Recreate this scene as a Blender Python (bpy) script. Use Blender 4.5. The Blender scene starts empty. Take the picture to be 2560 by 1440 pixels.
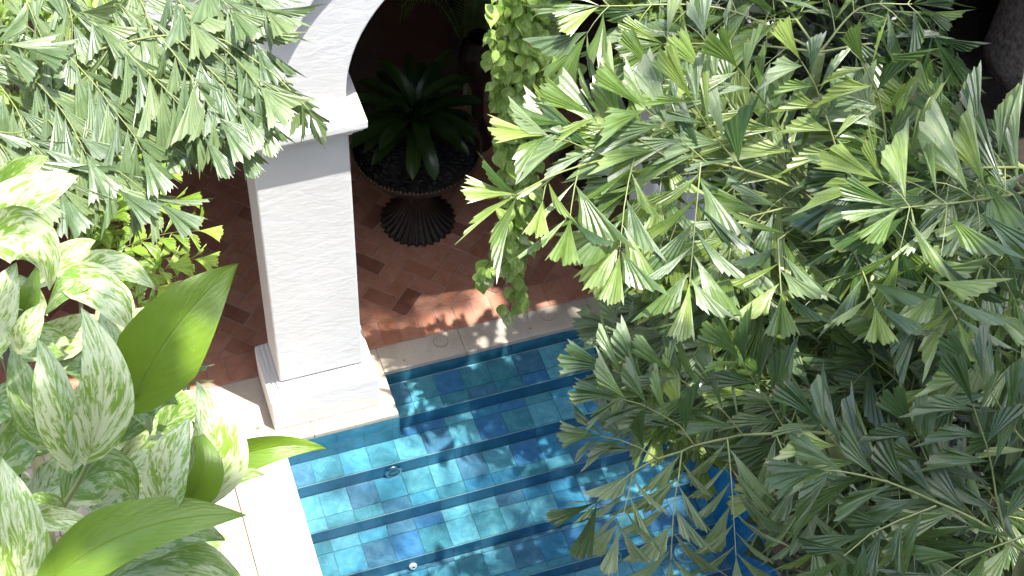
import bpy, bmesh, math, random
import numpy as np
from mathutils import Vector, Matrix, Quaternion
random.seed(7)
RND = random.Random(11)
S = bpy.context.scene
COL = S.collection

# ------------------------------------------------------------------ camera
YAW, PITCH, ROLL, FPX = 0.363, 0.8766, -0.0524, 4117.98
CAM = Vector((-0.837, -6.812, 9.742))
def cam_axes():
    f = Vector((math.sin(YAW)*math.cos(PITCH), math.cos(YAW)*math.cos(PITCH), -math.sin(PITCH)))
    r = Vector((math.cos(YAW), -math.sin(YAW), 0))
    d = f.cross(r)
    c, s = math.cos(ROLL), math.sin(ROLL)
    return r*c + d*s, -r*s + d*c, f
AX_R, AX_D, AX_F = cam_axes()
cam_data = bpy.data.cameras.new('camera')
cam = bpy.data.objects.new('camera', cam_data)
COL.objects.link(cam)
cam.matrix_world = Matrix(((AX_R.x, -AX_D.x, -AX_F.x, CAM.x), (AX_R.y, -AX_D.y, -AX_F.y, CAM.y),
                           (AX_R.z, -AX_D.z, -AX_F.z, CAM.z), (0, 0, 0, 1)))
cam_data.sensor_width = 36.0
cam_data.lens = FPX/2560*36.0
cam_data.clip_start = 0.05
cam_data.clip_end = 300
S.camera = cam

# ------------------------------------------------------------------ world, sun, exposure
SUN = Vector((0.19, -0.20, 1.0)).normalized()
world = bpy.data.worlds.new('World'); S.world = world
world.use_nodes = True
wn, wl = world.node_tree.nodes, world.node_tree.links
wn.clear()
sky = wn.new('ShaderNodeTexSky'); sky.sky_type = 'NISHITA'; sky.sun_disc = False
sky.sun_elevation = math.asin(SUN.z)
sky.sun_rotation = math.atan2(SUN.x, SUN.y)
sky.air_density = 1.0; sky.dust_density = 1.6; sky.ozone_density = 0.6
bg = wn.new('ShaderNodeBackground'); bg.inputs['Strength'].default_value = 0.15
wo = wn.new('ShaderNodeOutputWorld')
wl.new(sky.outputs[0], bg.inputs[0]); wl.new(bg.outputs[0], wo.inputs[0])
sl = bpy.data.lights.new('sun', 'SUN'); sl.energy = 2.5; sl.angle = math.radians(0.53); sl.color = (1.0, 0.97, 0.925)
so = bpy.data.objects.new('sun', sl); COL.objects.link(so)
so.rotation_mode = 'QUATERNION'; so.rotation_quaternion = SUN.to_track_quat('Z', 'Y'); so.location = SUN*30
S.view_settings.view_transform = 'Standard'; S.view_settings.look = 'None'
S.view_settings.gamma = 1.0; S.view_settings.exposure = 2.26
S.view_settings.use_curve_mapping = False
S.render.engine = 'CYCLES'
S.cycles.use_denoising = True
S.cycles.max_bounces = 8; S.cycles.diffuse_bounces = 4; S.cycles.transparent_max_bounces = 12
S.cycles.sample_clamp_indirect = 6.0

# ------------------------------------------------------------------ helpers
def at(u, v, d):
    """world point seen at photo pixel (u, v), d metres in front of the camera"""
    return CAM + AX_R*((u-1280)/FPX*d) + AX_D*((v-720)/FPX*d) + AX_F*d
def on_y(u, v, y):
    w = AX_R*((u-1280)/FPX) + AX_D*((v-720)/FPX) + AX_F
    return CAM + w*((y-CAM.y)/w.y)
def on_z(u, v, z=0.0):
    w = AX_R*((u-1280)/FPX) + AX_D*((v-720)/FPX) + AX_F
    return CAM + w*((z-CAM.z)/w.z)
def to_px(p):
    q = Vector(p)-CAM; z = q.dot(AX_F)
    return 1280+FPX*q.dot(AX_R)/z, 720+FPX*q.dot(AX_D)/z, z

WM = {}
def link(o, parent=None, world_m=None):
    COL.objects.link(o)
    W = world_m if world_m is not None else Matrix.Identity(4)
    WM[o.name] = W
    if parent is not None:
        o.parent = parent
        o.matrix_basis = WM[parent.name].inverted() @ W
    else:
        o.matrix_basis = W
    return o
def tag(o, label=None, cat=None, group=None, kind=None):
    if label: o['label'] = label
    if cat: o['category'] = cat
    if group: o['group'] = group
    if kind: o['kind'] = kind
    return o
def empty(name, loc, label=None, cat=None, group=None, kind=None):
    o = bpy.data.objects.new(name, None); o.empty_display_size = 0.1
    link(o, None, Matrix.Translation(Vector(loc)))
    return tag(o, label, cat, group, kind)
def mesh_of(name, verts, faces, mat=None, smooth=False, uvs=None):
    me = bpy.data.meshes.new(name)
    me.from_pydata([tuple(v) for v in verts], [], faces)
    if uvs is not None:
        uvl = me.uv_layers.new(name='UVMap')
        li = np.empty(len(me.loops), dtype=np.int32); me.loops.foreach_get('vertex_index', li)
        uvl.data.foreach_set('uv', np.asarray(uvs, dtype=np.float32)[li].ravel())
    if smooth:
        me.polygons.foreach_set('use_smooth', [True]*len(me.polygons))
    if mat: me.materials.append(mat)
    me.update()
    return me
def obj(name, me, parent=None, world_m=None):
    return link(bpy.data.objects.new(name, me), parent, world_m)
class MB:
    """collects geometry for one mesh"""
    def __init__(s): s.v = []; s.f = []
    def add(s, v, f):
        n = len(s.v); s.v += [Vector(p) for p in v]; s.f += [tuple(i+n for i in q) for q in f]; return s
    def box(s, x0, x1, y0, y1, z0, z1):
        return s.add([(x0,y0,z0),(x1,y0,z0),(x1,y1,z0),(x0,y1,z0),(x0,y0,z1),(x1,y0,z1),(x1,y1,z1),(x0,y1,z1)],
              [(0,3,2,1),(4,5,6,7),(0,1,5,4),(1,2,6,5),(2,3,7,6),(3,0,4,7)])
    def tube(s, pts, r0, r1=None, n=5, cap=True):
        pts = [Vector(p) for p in pts]; r1 = r0 if r1 is None else r1
        m = len(pts); base = len(s.v); up = Vector((0.3, 0.2, 0.93))
        for i, p in enumerate(pts):
            t = (pts[min(i+1, m-1)]-pts[max(i-1, 0)]).normalized()
            a = t.cross(up)
            if a.length < 1e-3: a = t.cross(Vector((1, 0, 0)))
            a.normalize(); b = t.cross(a)
            r = r0+(r1-r0)*i/max(1, m-1)
            for k in range(n):
                th = 2*math.pi*k/n
                s.v.append(p+a*(r*math.cos(th))+b*(r*math.sin(th)))
        for i in range(m-1):
            for k in range(n):
                k2 = (k+1) % n
                s.f.append((base+i*n+k, base+i*n+k2, base+(i+1)*n+k2, base+(i+1)*n+k))
        if cap:
            s.f.append(tuple(base+k for k in range(n-1, -1, -1)))
            s.f.append(tuple(base+(m-1)*n+k for k in range(n)))
        return s
    def lathe(s, prof, n=48, center=(0, 0, 0), flute=None, close=False):
        base = len(s.v); c = Vector(center)
        for (r, z) in prof:
            for k in range(n):
                th = 2*math.pi*k/n
                rr = r*(flute(th, z) if flute else 1.0)
                s.v.append(c+Vector((rr*math.cos(th), rr*math.sin(th), z)))
        for i in range(len(prof)-1):
            for k in range(n):
                k2 = (k+1) % n
                s.f.append((base+i*n+k, base+i*n+k2, base+(i+1)*n+k2, base+(i+1)*n+k))
        if close:
            s.f.append(tuple(base+k for k in range(n-1, -1, -1)))
            s.f.append(tuple(base+(len(prof)-1)*n+k for k in range(n)))
        return s
    def build(s, name, mat, parent=None, smooth=False, bevel=0, seg=3, origin=None):
        o0 = Vector(origin) if origin is not None else (WM[parent.name].translation if parent is not None else Vector((0, 0, 0)))
        me = mesh_of(name, [p-o0 for p in s.v], s.f, mat, smooth)
        o = obj(name, me, parent, Matrix.Translation(o0))
        if bevel:
            m = o.modifiers.new('bevel', 'BEVEL'); m.width = bevel; m.segments = seg; m.limit_method = 'ANGLE'
            m.angle_limit = math.radians(40)
            me.polygons.foreach_set('use_smooth', [True]*len(me.polygons))
            w = o.modifiers.new('wn', 'WEIGHTED_NORMAL'); w.keep_sharp = False
        return o

# ------------------------------------------------------------------ materials
def new_mat(name):
    m = bpy.data.materials.new(name); m.use_nodes = True
    nt = m.node_tree; nt.nodes.clear()
    out = nt.nodes.new('ShaderNodeOutputMaterial')
    return m, nt, out
class G:
    """tiny node-graph helper"""
    def __init__(s, nt): s.nt = nt; s.N = nt.nodes; s.L = nt.links
    def n(s, t, **kw):
        x = s.N.new(t)
        for k, v in kw.items(): setattr(x, k, v)
        return x
    def c(s, a, b): s.L.new(a, b)
    def val(s, sock, v):
        if hasattr(v, 'is_output') or isinstance(v, bpy.types.NodeSocket): s.L.new(v, sock)
        else: sock.default_value = v
    def math(s, op, a, b=0.0, clamp=False):
        x = s.n('ShaderNodeMath', operation=op); x.use_clamp = clamp
        s.val(x.inputs[0], a); s.val(x.inputs[1], b); return x.outputs[0]
    def mix(s, f, a, b, bt='MIX'):
        x = s.n('ShaderNodeMix', data_type='RGBA', blend_type=bt)
        s.val(x.inputs[0], f); s.val(x.inputs[6], a); s.val(x.inputs[7], b); return x.outputs[2]
    def noise(s, vec, scale, detail=3, rough=0.5, dist=0.0):
        x = s.n('ShaderNodeTexNoise'); x.inputs['Scale'].default_value = scale; x.inputs['Detail'].default_value = detail
        x.inputs['Roughness'].default_value = rough; x.inputs['Distortion'].default_value = dist
        if vec is not None: s.c(vec, x.inputs['Vector'])
        return x.outputs['Fac']
    def ramp(s, f, stops, interp='LINEAR'):
        x = s.n('ShaderNodeValToRGB'); x.color_ramp.interpolation = interp
        e = x.color_ramp.elements
        while len(e) < len(stops): e.new(0.5)
        for i, (p, c) in enumerate(stops):
            e[i].position = p; e[i].color = c if len(c) == 4 else (*c, 1)
        s.val(x.inputs[0], f); return x.outputs[0]
    def bump(s, h, strength=0.3, dist=0.01, nrm=None):
        x = s.n('ShaderNodeBump'); x.inputs['Strength'].default_value = strength; x.inputs['Distance'].default_value = dist
        s.c(h, x.inputs['Height'])
        if nrm is not None: s.c(nrm, x.inputs['Normal'])
        return x.outputs[0]
def C(r, g, b): return (r, g, b, 1.0)
def pos(g):
    return g.n('ShaderNodeNewGeometry').outputs['Position']

def mat_plaster():
    m, nt, out = new_mat('white plaster'); g = G(nt)
    p = pos(g)
    b = g.n('ShaderNodeBsdfPrincipled'); b.inputs['Roughness'].default_value = 0.75
    st = g.noise(p, 1.6, 5, 0.6)
    colr = g.ramp(st, [(0.30, C(0.70, 0.695, 0.68)), (0.55, C(0.75, 0.748, 0.742)), (0.8, C(0.77, 0.77, 0.768))])
    sz = g.n('ShaderNodeSeparateXYZ'); g.c(p, sz.inputs[0])
    low = g.math('MULTIPLY', g.math('SUBTRACT', g.math('ADD', 0.10, g.math('MULTIPLY', g.noise(p, 7, 4, 0.6), 0.16)), sz.outputs[2]), 5.0, True)
    colr = g.mix(g.math('MULTIPLY', low, 0.55), colr, C(0.62, 0.53, 0.42))
    chips = g.ramp(g.noise(p, 23, 5, 0.72, 1.5), [(0.70, C(0, 0, 0)), (0.74, C(1, 1, 1))])
    colr = g.mix(g.math('MULTIPLY', chips, 0.25), colr, C(0.55, 0.52, 0.47))
    g.c(colr, b.inputs['Base Color'])
    mp = g.n('ShaderNodeMapping'); g.c(p, mp.inputs[0]); mp.inputs['Scale'].default_value = (1, 1, 1.9)
    h1 = g.noise(mp.outputs[0], 9, 4, 0.55, 0.6)
    h2 = g.noise(mp.outputs[0], 34, 4, 0.6, 1.2)
    h3 = g.ramp(g.noise(mp.outputs[0], 16, 2, 0.5, 2.0), [(0.56, C(0, 0, 0)), (0.64, C(1, 1, 1))])
    n1 = g.bump(h1, 0.16, 0.02); n2 = g.bump(h2, 0.12, 0.006, n1); n3 = g.bump(h3, 0.10, 0.003, n2)
    g.c(n3, b.inputs['Normal']); g.c(b.outputs[0], out.inputs[0]); return m
def mat_stone(name, base, dark, light, rough=0.55, scale=3.0):
    m, nt, out = new_mat(name); g = G(nt); p = pos(g)
    b = g.n('ShaderNodeBsdfPrincipled'); b.inputs['Roughness'].default_value = rough
    oi = g.n('ShaderNodeObjectInfo').outputs['Random']
    a = g.ramp(g.noise(p, scale, 6, 0.65, 0.5), [(0.3, dark), (0.52, base), (0.75, light)])
    spots = g.ramp(g.noise(p, scale*16, 2, 0.5), [(0.62, C(1, 1, 1)), (0.72, C(0.80, 0.76, 0.68))])
    c = g.mix(1.0, a, spots, 'MULTIPLY')
    v = g.math('ADD', g.math('MULTIPLY', oi, 0.14), 0.93)
    vc = g.n('ShaderNodeCombineColor'); [g.c(v, vc.inputs[i]) for i in range(3)]
    g.c(g.mix(1.0, c, vc.outputs[0], 'MULTIPLY'), b.inputs['Base Color'])
    g.c(g.bump(g.noise(p, 40, 5, 0.6), 0.25, 0.004), b.inputs['Normal'])
    g.c(b.outputs[0], out.inputs[0]); return m
def mat_terracotta(dark=1.0):
    m, nt, out = new_mat('terracotta'); g = G(nt); p = pos(g)
    b = g.n('ShaderNodeBsdfPrincipled'); b.inputs['Roughness'].default_value = 0.42
    oi = g.n('ShaderNodeObjectInfo').outputs['Random']
    base = g.ramp(oi, [(0.0, C(0.46, 0.20, 0.12)), (0.3, C(0.52, 0.245, 0.155)), (0.6, C(0.55, 0.275, 0.185)), (0.90, C(0.48, 0.215, 0.135)), (1.0, C(0.23, 0.09, 0.06))])
    mot = g.ramp(g.noise(p, 7, 5, 0.65, 0.8), [(0.28, C(0.72, 0.66, 0.62)), (0.55, C(1, 1, 1)), (0.8, C(1.0, 1.05, 1.1))])
    fine = g.ramp(g.noise(p, 90, 3, 0.6), [(0.3, C(0.86, 0.84, 0.82)), (0.7, C(1.05, 1.05, 1.05))])
    c = g.mix(1.0, g.mix(1.0, base, mot, 'MULTIPLY'), fine, 'MULTIPLY')
    g.c(c, b.inputs['Base Color'])
    g.c(g.ramp(g.noise(p, 5, 4, 0.6), [(0.3, C(0.34, 0.34, 0.34)), (0.7, C(0.6, 0.6, 0.6))]), b.inputs['Roughness'])
    g.c(g.bump(g.noise(p, 22, 5, 0.6), 0.3, 0.005), b.inputs['Normal'])
    g.c(b.outputs[0], out.inputs[0]); return m
def mat_pool_tile():
    m, nt, out = new_mat('glazed pool tile'); g = G(nt); p = pos(g)
    b = g.n('ShaderNodeBsdfPrincipled'); b.inputs['Roughness'].default_value = 0.25
    oi = g.n('ShaderNodeObjectInfo').outputs['Random']
    base = g.ramp(oi, [(0.0, C(0.072, 0.261, 0.347)), (0.15, C(0.055, 0.168, 0.304)), (0.30, C(0.066, 0.215, 0.257)), (0.44, C(0.055, 0.209, 0.315)),
                       (0.58, C(0.072, 0.174, 0.252)), (0.72, C(0.121, 0.331, 0.389)), (0.90, C(0.083, 0.249, 0.289))], 'CONSTANT')
    sp = g.n('ShaderNodeVectorMath', operation='ADD'); g.c(p, sp.inputs[0])
    cx = g.n('ShaderNodeCombineXYZ'); g.c(g.math('MULTIPLY', oi, 31.0), cx.inputs[0]); g.c(cx.outputs[0], sp.inputs[1])
    q = sp.outputs[0]
    mot = g.ramp(g.noise(q, 9, 4, 0.6, 1.5), [(0.28, C(0.62, 0.74, 0.80)), (0.52, C(1, 1, 1)), (0.78, C(1.7, 1.35, 1.2))])
    brush = g.ramp(g.noise(q, 30, 5, 0.7, 3.5), [(0.3, C(0.80, 0.86, 0.9)), (0.55, C(1, 1, 1)), (0.75, C(1.3, 1.2, 1.15))])
    c = g.mix(1.0, g.mix(1.0, base, mot, 'MULTIPLY'), brush, 'MULTIPLY')
    g.c(c, b.inputs['Base Color'])
    g.c(g.bump(g.noise(q, 30, 3, 0.6, 3.0), 0.25, 0.004), b.inputs['Normal'])
    g.c(b.outputs[0], out.inputs[0]); return m
def mat_simple(name, col, rough=0.6, metal=0.0, bump=0.0, bscale=30, var=0.25, vscale=6):
    m, nt, out = new_mat(name); g = G(nt); p = pos(g)
    b = g.n('ShaderNodeBsdfPrincipled'); b.inputs['Roughness'].default_value = rough; b.inputs['Metallic'].default_value = metal
    n = g.noise(p, vscale, 5, 0.62)
    d = tuple(c*(1-var) for c in col); l = tuple(min(1, c*(1+var)) for c in col)
    g.c(g.ramp(n, [(0.3, C(*d)), (0.7, C(*l))]), b.inputs['Base Color'])
    if bump: g.c(g.bump(g.noise(p, bscale, 4, 0.6), bump, 0.01), b.inputs['Normal'])
    g.c(b.outputs[0], out.inputs[0]); return m
def mat_water():
    m, nt, out = new_mat('pool water'); g = G(nt); p = pos(g)
    tr = g.n('ShaderNodeBsdfTransparent'); tr.inputs[0].default_value = C(0.87, 0.975, 1.0)
    gl = g.n('ShaderNodeBsdfGlossy'); gl.inputs['Roughness'].default_value = 0.02
    fr = g.n('ShaderNodeFresnel'); fr.inputs['IOR'].default_value = 1.33
    nb = g.bump(g.noise(p, 7.0, 3, 0.5, 0.8), 0.30, 0.03)
    g.c(nb, gl.inputs['Normal']); g.c(nb, fr.inputs['Normal'])
    mx = g.n('ShaderNodeMixShader'); g.c(fr.outputs[0], mx.inputs[0]); g.c(tr.outputs[0], mx.inputs[1]); g.c(gl.outputs[0], mx.inputs[2])
    g.c(mx.outputs[0], out.inputs[0]); return m
def mat_leaf(name, dark, mid, light, trans, rough=0.33, tfac=0.30, stripe=26.0, streak=0.45, spec=0.5, bstr=0.35):
    """fan leaf: UV.x runs across the ribs, UV.y from base to tip"""
    m, nt, out = new_mat(name); g = G(nt)
    uv = g.n('ShaderNodeUVMap').outputs[0]
    oi = g.n('ShaderNodeObjectInfo').outputs['Random']
    sx = g.n('ShaderNodeSeparateXYZ'); g.c(uv, sx.inputs[0])
    cb = g.n('ShaderNodeCombineXYZ'); g.c(sx.outputs[0], cb.inputs[0])
    g.c(g.math('MULTIPLY', sx.outputs[1], 0.06), cb.inputs[1]); g.c(g.math('MULTIPLY', oi, 40.0), cb.inputs[2])
    veins = g.noise(cb.outputs[0], stripe, 3, 0.7)
    p = pos(g)
    blotch = g.noise(p, 9, 3, 0.6)
    f = g.math('ADD', g.math('MULTIPLY', oi, 0.55), g.math('MULTIPLY', blotch, 0.45))
    base = g.ramp(f, [(0.2, dark), (0.48, mid), (0.78, light)])
    vr = g.ramp(veins, [(0.3, C(1-streak, 1-streak, 1-streak)), (0.65, C(1+streak*0.8, 1+streak*0.8, 1+streak*0.6))])
    col = g.mix(1.0, base, vr, 'MULTIPLY')
    tipn = g.math('ADD', sx.outputs[1], g.math('MULTIPLY', g.noise(p, 14, 3, 0.6), 0.22))
    tipf = g.ramp(tipn, [(1.075/1.3, C(0, 0, 0)), (1.13/1.3, C(1, 1, 1))]) if False else g.math('MULTIPLY', g.math('SUBTRACT', tipn, 1.075), 14.0, True)
    col = g.mix(g.math('MULTIPLY', tipf, 0.55), col, C(0.20, 0.13, 0.05))
    b = g.n('ShaderNodeBsdfPrincipled'); g.c(col, b.inputs['Base Color'])
    b.inputs['Specular IOR Level'].default_value = spec
    b.inputs['Coat Weight'].default_value = 0.35; b.inputs['Coat Roughness'].default_value = 0.27
    g.c(g.math('ADD', g.math('MULTIPLY', g.noise(p, 60, 2, 0.5), 0.22), rough-0.1), b.inputs['Roughness'])
    nb = g.bump(veins, bstr, 0.006); g.c(nb, b.inputs['Normal'])
    t = g.n('ShaderNodeBsdfTranslucent'); g.c(g.mix(1.0, trans, vr, 'MULTIPLY'), t.inputs[0]); g.c(nb, t.inputs['Normal'])
    mx = g.n('ShaderNodeMixShader'); mx.inputs[0].default_value = tfac
    g.c(b.outputs[0], mx.inputs[1]); g.c(t.outputs[0], mx.inputs[2]); g.c(mx.outputs[0], out.inputs[0]); return m
def mat_pothos(name, green, deep, cream, amount, trans, tfac=0.25, rough=0.30, scale=1.0):
    """heart leaf: UV.x = -1..1 across the blade scaled to 0..1, UV.y = 0..1 along"""
    m, nt, out = new_mat(name); g = G(nt)
    uv = g.n('ShaderNodeUVMap').outputs[0]
    oi = g.n('ShaderNodeObjectInfo').outputs['Random']
    sx = g.n('ShaderNodeSeparateXYZ'); g.c(uv, sx.inputs[0])
    a = g.math('ABSOLUTE', g.math('SUBTRACT', sx.outputs[0], 0.5))
    side = g.math('GREATER_THAN', sx.outputs[0], 0.5)
    s = g.math('SUBTRACT', sx.outputs[1], g.math('MULTIPLY', a, 0.85))
    cb = g.n('ShaderNodeCombineXYZ')
    g.c(g.math('MULTIPLY', s, 6.5*scale), cb.inputs[0]); g.c(g.math('MULTIPLY', a, 5.5*scale), cb.inputs[1])
    g.c(g.math('ADD', g.math('MULTIPLY', oi, 50.0), g.math('MULTIPLY', side, 7.0)), cb.inputs[2])
    n1 = g.noise(cb.outputs[0], 1.5, 6, 0.68, 0.9)
    n2 = g.noise(cb.outputs[0], 0.6, 2, 0.5)
    pat = g.math('ADD', g.math('MULTIPLY', n1, 0.72), g.math('MULTIPLY', n2, 0.28))
    k = g.ramp(pat, [(amount-0.035, C(0, 0, 0)), (amount, C(0.45, 0.45, 0.45)), (amount+0.05, C(1, 1, 1))])
    gr = g.mix(g.noise(cb.outputs[0], 2.3, 3, 0.6), deep, green)
    col = g.mix(k, gr, cream)
    # side veins and midrib
    wv = g.math('SINE', g.math('MULTIPLY', s, 62.0))
    mid = g.ramp(a, [(0.0, C(1, 1, 1)), (0.016, C(0.2, 0.2, 0.2)), (0.03, C(0, 0, 0))])
    col = g.mix(g.math('MULTIPLY', mid, 0.45), col, g.mix(0.4, green, cream))
    b = g.n('ShaderNodeBsdfPrincipled'); g.c(col, b.inputs['Base Color']); b.inputs['Roughness'].default_value = rough
    h = g.math('ADD', g.math('MULTIPLY', wv, 0.035), g.math('ADD', g.math('MULTIPLY', mid, -0.8), g.math('MULTIPLY', n1, 0.5)))
    nb = g.bump(h, 0.35, 0.008); g.c(nb, b.inputs['Normal'])
    t = g.n('ShaderNodeBsdfTranslucent'); g.c(g.mix(k, trans, cream), t.inputs[0]); g.c(nb, t.inputs['Normal'])
    mx = g.n('ShaderNodeMixShader'); mx.inputs[0].default_value = tfac
    g.c(b.outputs[0], mx.inputs[1]); g.c(t.outputs[0], mx.inputs[2]); g.c(mx.outputs[0], out.inputs[0]); return m

M_PLASTER = mat_plaster()
M_LIME = mat_stone('limestone coping', C(0.52, 0.455, 0.37), C(0.43, 0.36, 0.27), C(0.58, 0.52, 0.43))
M_PAVER = mat_stone('pale paver', C(0.52, 0.475, 0.41), C(0.45, 0.40, 0.33), C(0.58, 0.54, 0.48))
M_GROUT = mat_simple('grout', (0.40, 0.29, 0.24), 0.9, bump=0.3)
M_PGROUT = mat_simple('pale grout', (0.20, 0.13, 0.08), 0.9, bump=0.3)
M_TERRA = mat_terracotta()
M_POOL = mat_pool_tile()
M_RISER = mat_simple('blue riser tile', (0.035, 0.165, 0.275), 0.25, bump=0.1, bscale=20, var=0.22, vscale=4)
M_WALLTILE = mat_simple('blue wall tile', (0.04, 0.19, 0.28), 0.25, bump=0.1, bscale=20, var=0.3, vscale=7)
M_RIGHTWALL = mat_simple('bright blue wall tile', (0.012, 0.20, 0.38), 0.25, bump=0.1, bscale=20, var=0.12, vscale=7)
M_POOLGROUT = mat_simple('pool grout', (0.30, 0.42, 0.44), 0.8, bump=0.2)
M_WATER = mat_water()
M_BRONZE = mat_simple('dark bronze urn', (0.030, 0.020, 0.015), 0.38, 0.35, bump=0.5, bscale=28, var=0.5, vscale=14)
M_BEAD = mat_simple('worn bronze bead', (0.11, 0.075, 0.04), 0.42, 0.3, bump=0.3, bscale=50, var=0.4, vscale=20)
M_PEBBLE = mat_simple('dark pebble', (0.022, 0.022, 0.020), 0.6, 0.0, bump=0.3, bscale=60, var=0.6, vscale=12)
M_SOIL = mat_simple('soil', (0.022, 0.016, 0.011), 0.95, bump=0.8, bscale=40, var=0.5)
M_CLAY = mat_simple('brown clay', (0.15, 0.095, 0.06), 0.6, bump=0.3, var=0.35)
M_CHROME = mat_simple('chrome', (0.45, 0.52, 0.55), 0.18, 1.0, var=0.05)
M_LENS = mat_simple('lamp lens', (0.10, 0.22, 0.28), 0.2, 0.0, bump=0.3, bscale=120, var=0.3)
M_WPLASTIC = mat_simple('white plastic', (0.68, 0.68, 0.62), 0.4, var=0.06)
M_GRATE = mat_simple('pale blue plastic', (0.16, 0.38, 0.44), 0.4, var=0.1)
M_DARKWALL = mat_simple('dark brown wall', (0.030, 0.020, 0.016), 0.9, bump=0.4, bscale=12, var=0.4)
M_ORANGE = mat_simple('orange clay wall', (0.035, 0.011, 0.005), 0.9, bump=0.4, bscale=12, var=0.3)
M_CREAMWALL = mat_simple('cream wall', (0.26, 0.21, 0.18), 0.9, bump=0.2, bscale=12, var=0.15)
M_OLDWALL = mat_simple('weathered ochre plaster', (0.36, 0.35, 0.335), 0.9, bump=0.3, bscale=6, var=0.2, vscale=2)
M_EDGE = mat_simple('brown edging brick', (0.05, 0.03, 0.02), 0.8, bump=0.4, var=0.3)
M_UNDER = mat_leaf('deep shade leaflet', C(0.02, 0.036, 0.016), C(0.034, 0.055, 0.024), C(0.05, 0.078, 0.032), C(0.06, 0.11, 0.02), rough=0.5, tfac=0.15, spec=0.4)  # leaf green darkened so its colour carries the shade between the palms
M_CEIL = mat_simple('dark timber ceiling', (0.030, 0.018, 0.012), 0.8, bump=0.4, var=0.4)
M_ROOF = mat_simple('clay roof tile', (0.30, 0.14, 0.08), 0.8, bump=0.4, var=0.3)
M_BARK = mat_simple('mottled grey bark', (0.36, 0.31, 0.26), 0.85, bump=1.0, bscale=16, var=0.65, vscale=20)
M_STEM = mat_simple('palm stem', (0.16, 0.20, 0.07), 0.45, var=0.3)
M_RACHIS = mat_simple('palm rachis', (0.22, 0.25, 0.09), 0.4, var=0.2)
M_VSTEM = mat_simple('vine stem', (0.30, 0.36, 0.10), 0.45, var=0.25)
M_WOODY = mat_simple('woody runner', (0.07, 0.05, 0.03), 0.7, var=0.3)
M_STRAW = mat_simple('dry sheath', (0.55, 0.33, 0.20), 0.6, var=0.3)
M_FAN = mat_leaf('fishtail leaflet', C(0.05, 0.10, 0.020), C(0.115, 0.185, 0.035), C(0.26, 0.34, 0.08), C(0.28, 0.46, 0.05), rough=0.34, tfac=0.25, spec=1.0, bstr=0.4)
M_FANDARK = mat_leaf('dark fishtail leaflet', C(0.018, 0.046, 0.010), C(0.036, 0.078, 0.016), C(0.075, 0.13, 0.028), C(0.14, 0.26, 0.03), rough=0.36, tfac=0.2, spec=0.6, bstr=0.4)  # darker copy of the leaflet green, shade of the low fronds put into colour
M_FANPALE = mat_leaf('grey green fishtail leaflet', C(0.07, 0.115, 0.05), C(0.115, 0.175, 0.075), C(0.18, 0.24, 0.105), C(0.26, 0.38, 0.09), rough=0.38, tfac=0.24, spec=0.7, bstr=0.4)
M_FANLIME = mat_leaf('lime fishtail leaflet', C(0.15, 0.26, 0.03), C(0.24, 0.38, 0.05), C(0.34, 0.46, 0.10), C(0.42, 0.60, 0.06), rough=0.36, tfac=0.32)
M_VAR = mat_pothos('marbled pothos leaf', C(0.24, 0.37, 0.045), C(0.15, 0.26, 0.035), C(0.58, 0.64, 0.35), 0.475, C(0.30, 0.44, 0.05), tfac=0.18)
M_VARG = mat_pothos('greener pothos leaf', C(0.17, 0.28, 0.04), C(0.10, 0.20, 0.03), C(0.40, 0.48, 0.22), 0.51, C(0.30, 0.50, 0.06))
M_GREENLEAF = mat_pothos('plain green pothos leaf', C(0.16, 0.26, 0.022), C(0.12, 0.21, 0.018), C(0.26, 0.32, 0.035), 0.67, C(0.26, 0.38, 0.02), tfac=0.25)
M_VINE = mat_pothos('hanging pothos leaf', C(0.28, 0.45, 0.06), C(0.20, 0.35, 0.045), C(0.50, 0.60, 0.25), 0.52, C(0.40, 0.62, 0.08), rough=0.42, scale=0.7)
M_BROM = mat_leaf('bromeliad leaf', C(0.014, 0.032, 0.007), C(0.026, 0.058, 0.010), C(0.045, 0.085, 0.014), C(0.05, 0.10, 0.012), rough=0.35, tfac=0.15, stripe=8, streak=0.15)

# ================================================================== the setting: ground, terrace, pool
WATER_Z = -0.095
POOL = dict(x0=0.035, x1=3.0, notch_x=0.886, y_in=0.278, y_out=-0.113, y_near=-5.2)
gm = MB()
# ground sheet with the pool cut out (four slabs round it)
gm.box(-40, POOL['x0']-0.02, -40, 60, -0.6, -0.052)
gm.box(POOL['x1']+0.02, 60, -40, 60, -0.6, -0.052)
gm.box(POOL['x0']-0.02, POOL['x1']+0.02, POOL['y_in']+0.02, 60, -0.6, -0.052)
gm.box(POOL['x0']-0.02, POOL['x1']+0.02, -40, POOL['y_near']-0.02, -0.6, -0.052)
tag(gm.build('ground', M_SOIL), kind='structure')

# ---- coping of pale limestone, laid in slabs
coping = empty('pool_coping', (0, 0, 0), kind='structure')
def slab(x0, x1, y0, y1, mat=M_LIME, z0=-0.045, z1=0.0, parent=coping, name='coping_slab', bev=0.006):
    b = MB().box(x0, x1, y0, y1, z0, z1).build(name, mat, parent, bevel=bev, seg=2); return b
g_ = 0.0025
slab(-0.37, 0.26, POOL['y_out'], 0.510)                       # round the pillar
slab(0.26+g_, POOL['notch_x'], POOL['y_out'], 0.510)
xs = [POOL['notch_x']+g_, 1.52, 2.55]
for a, b in zip(xs[:-1], xs[1:]): slab(a, b-g_, POOL['y_in'], 0.510)
slab(2.55, 3.40, POOL['y_out'], 0.510)
ys = [POOL['y_out']-g_, -1.9, -3.6, -5.3]
for a, b in zip(ys[:-1], ys[1:]):
    slab(-0.37, POOL['x0'], b+g_, a)
    slab(POOL['x1'], 3.22, b+g_, a, M_EDGE)
slab(-2.4, -0.37-g_, 0.21, 0.510)
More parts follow.
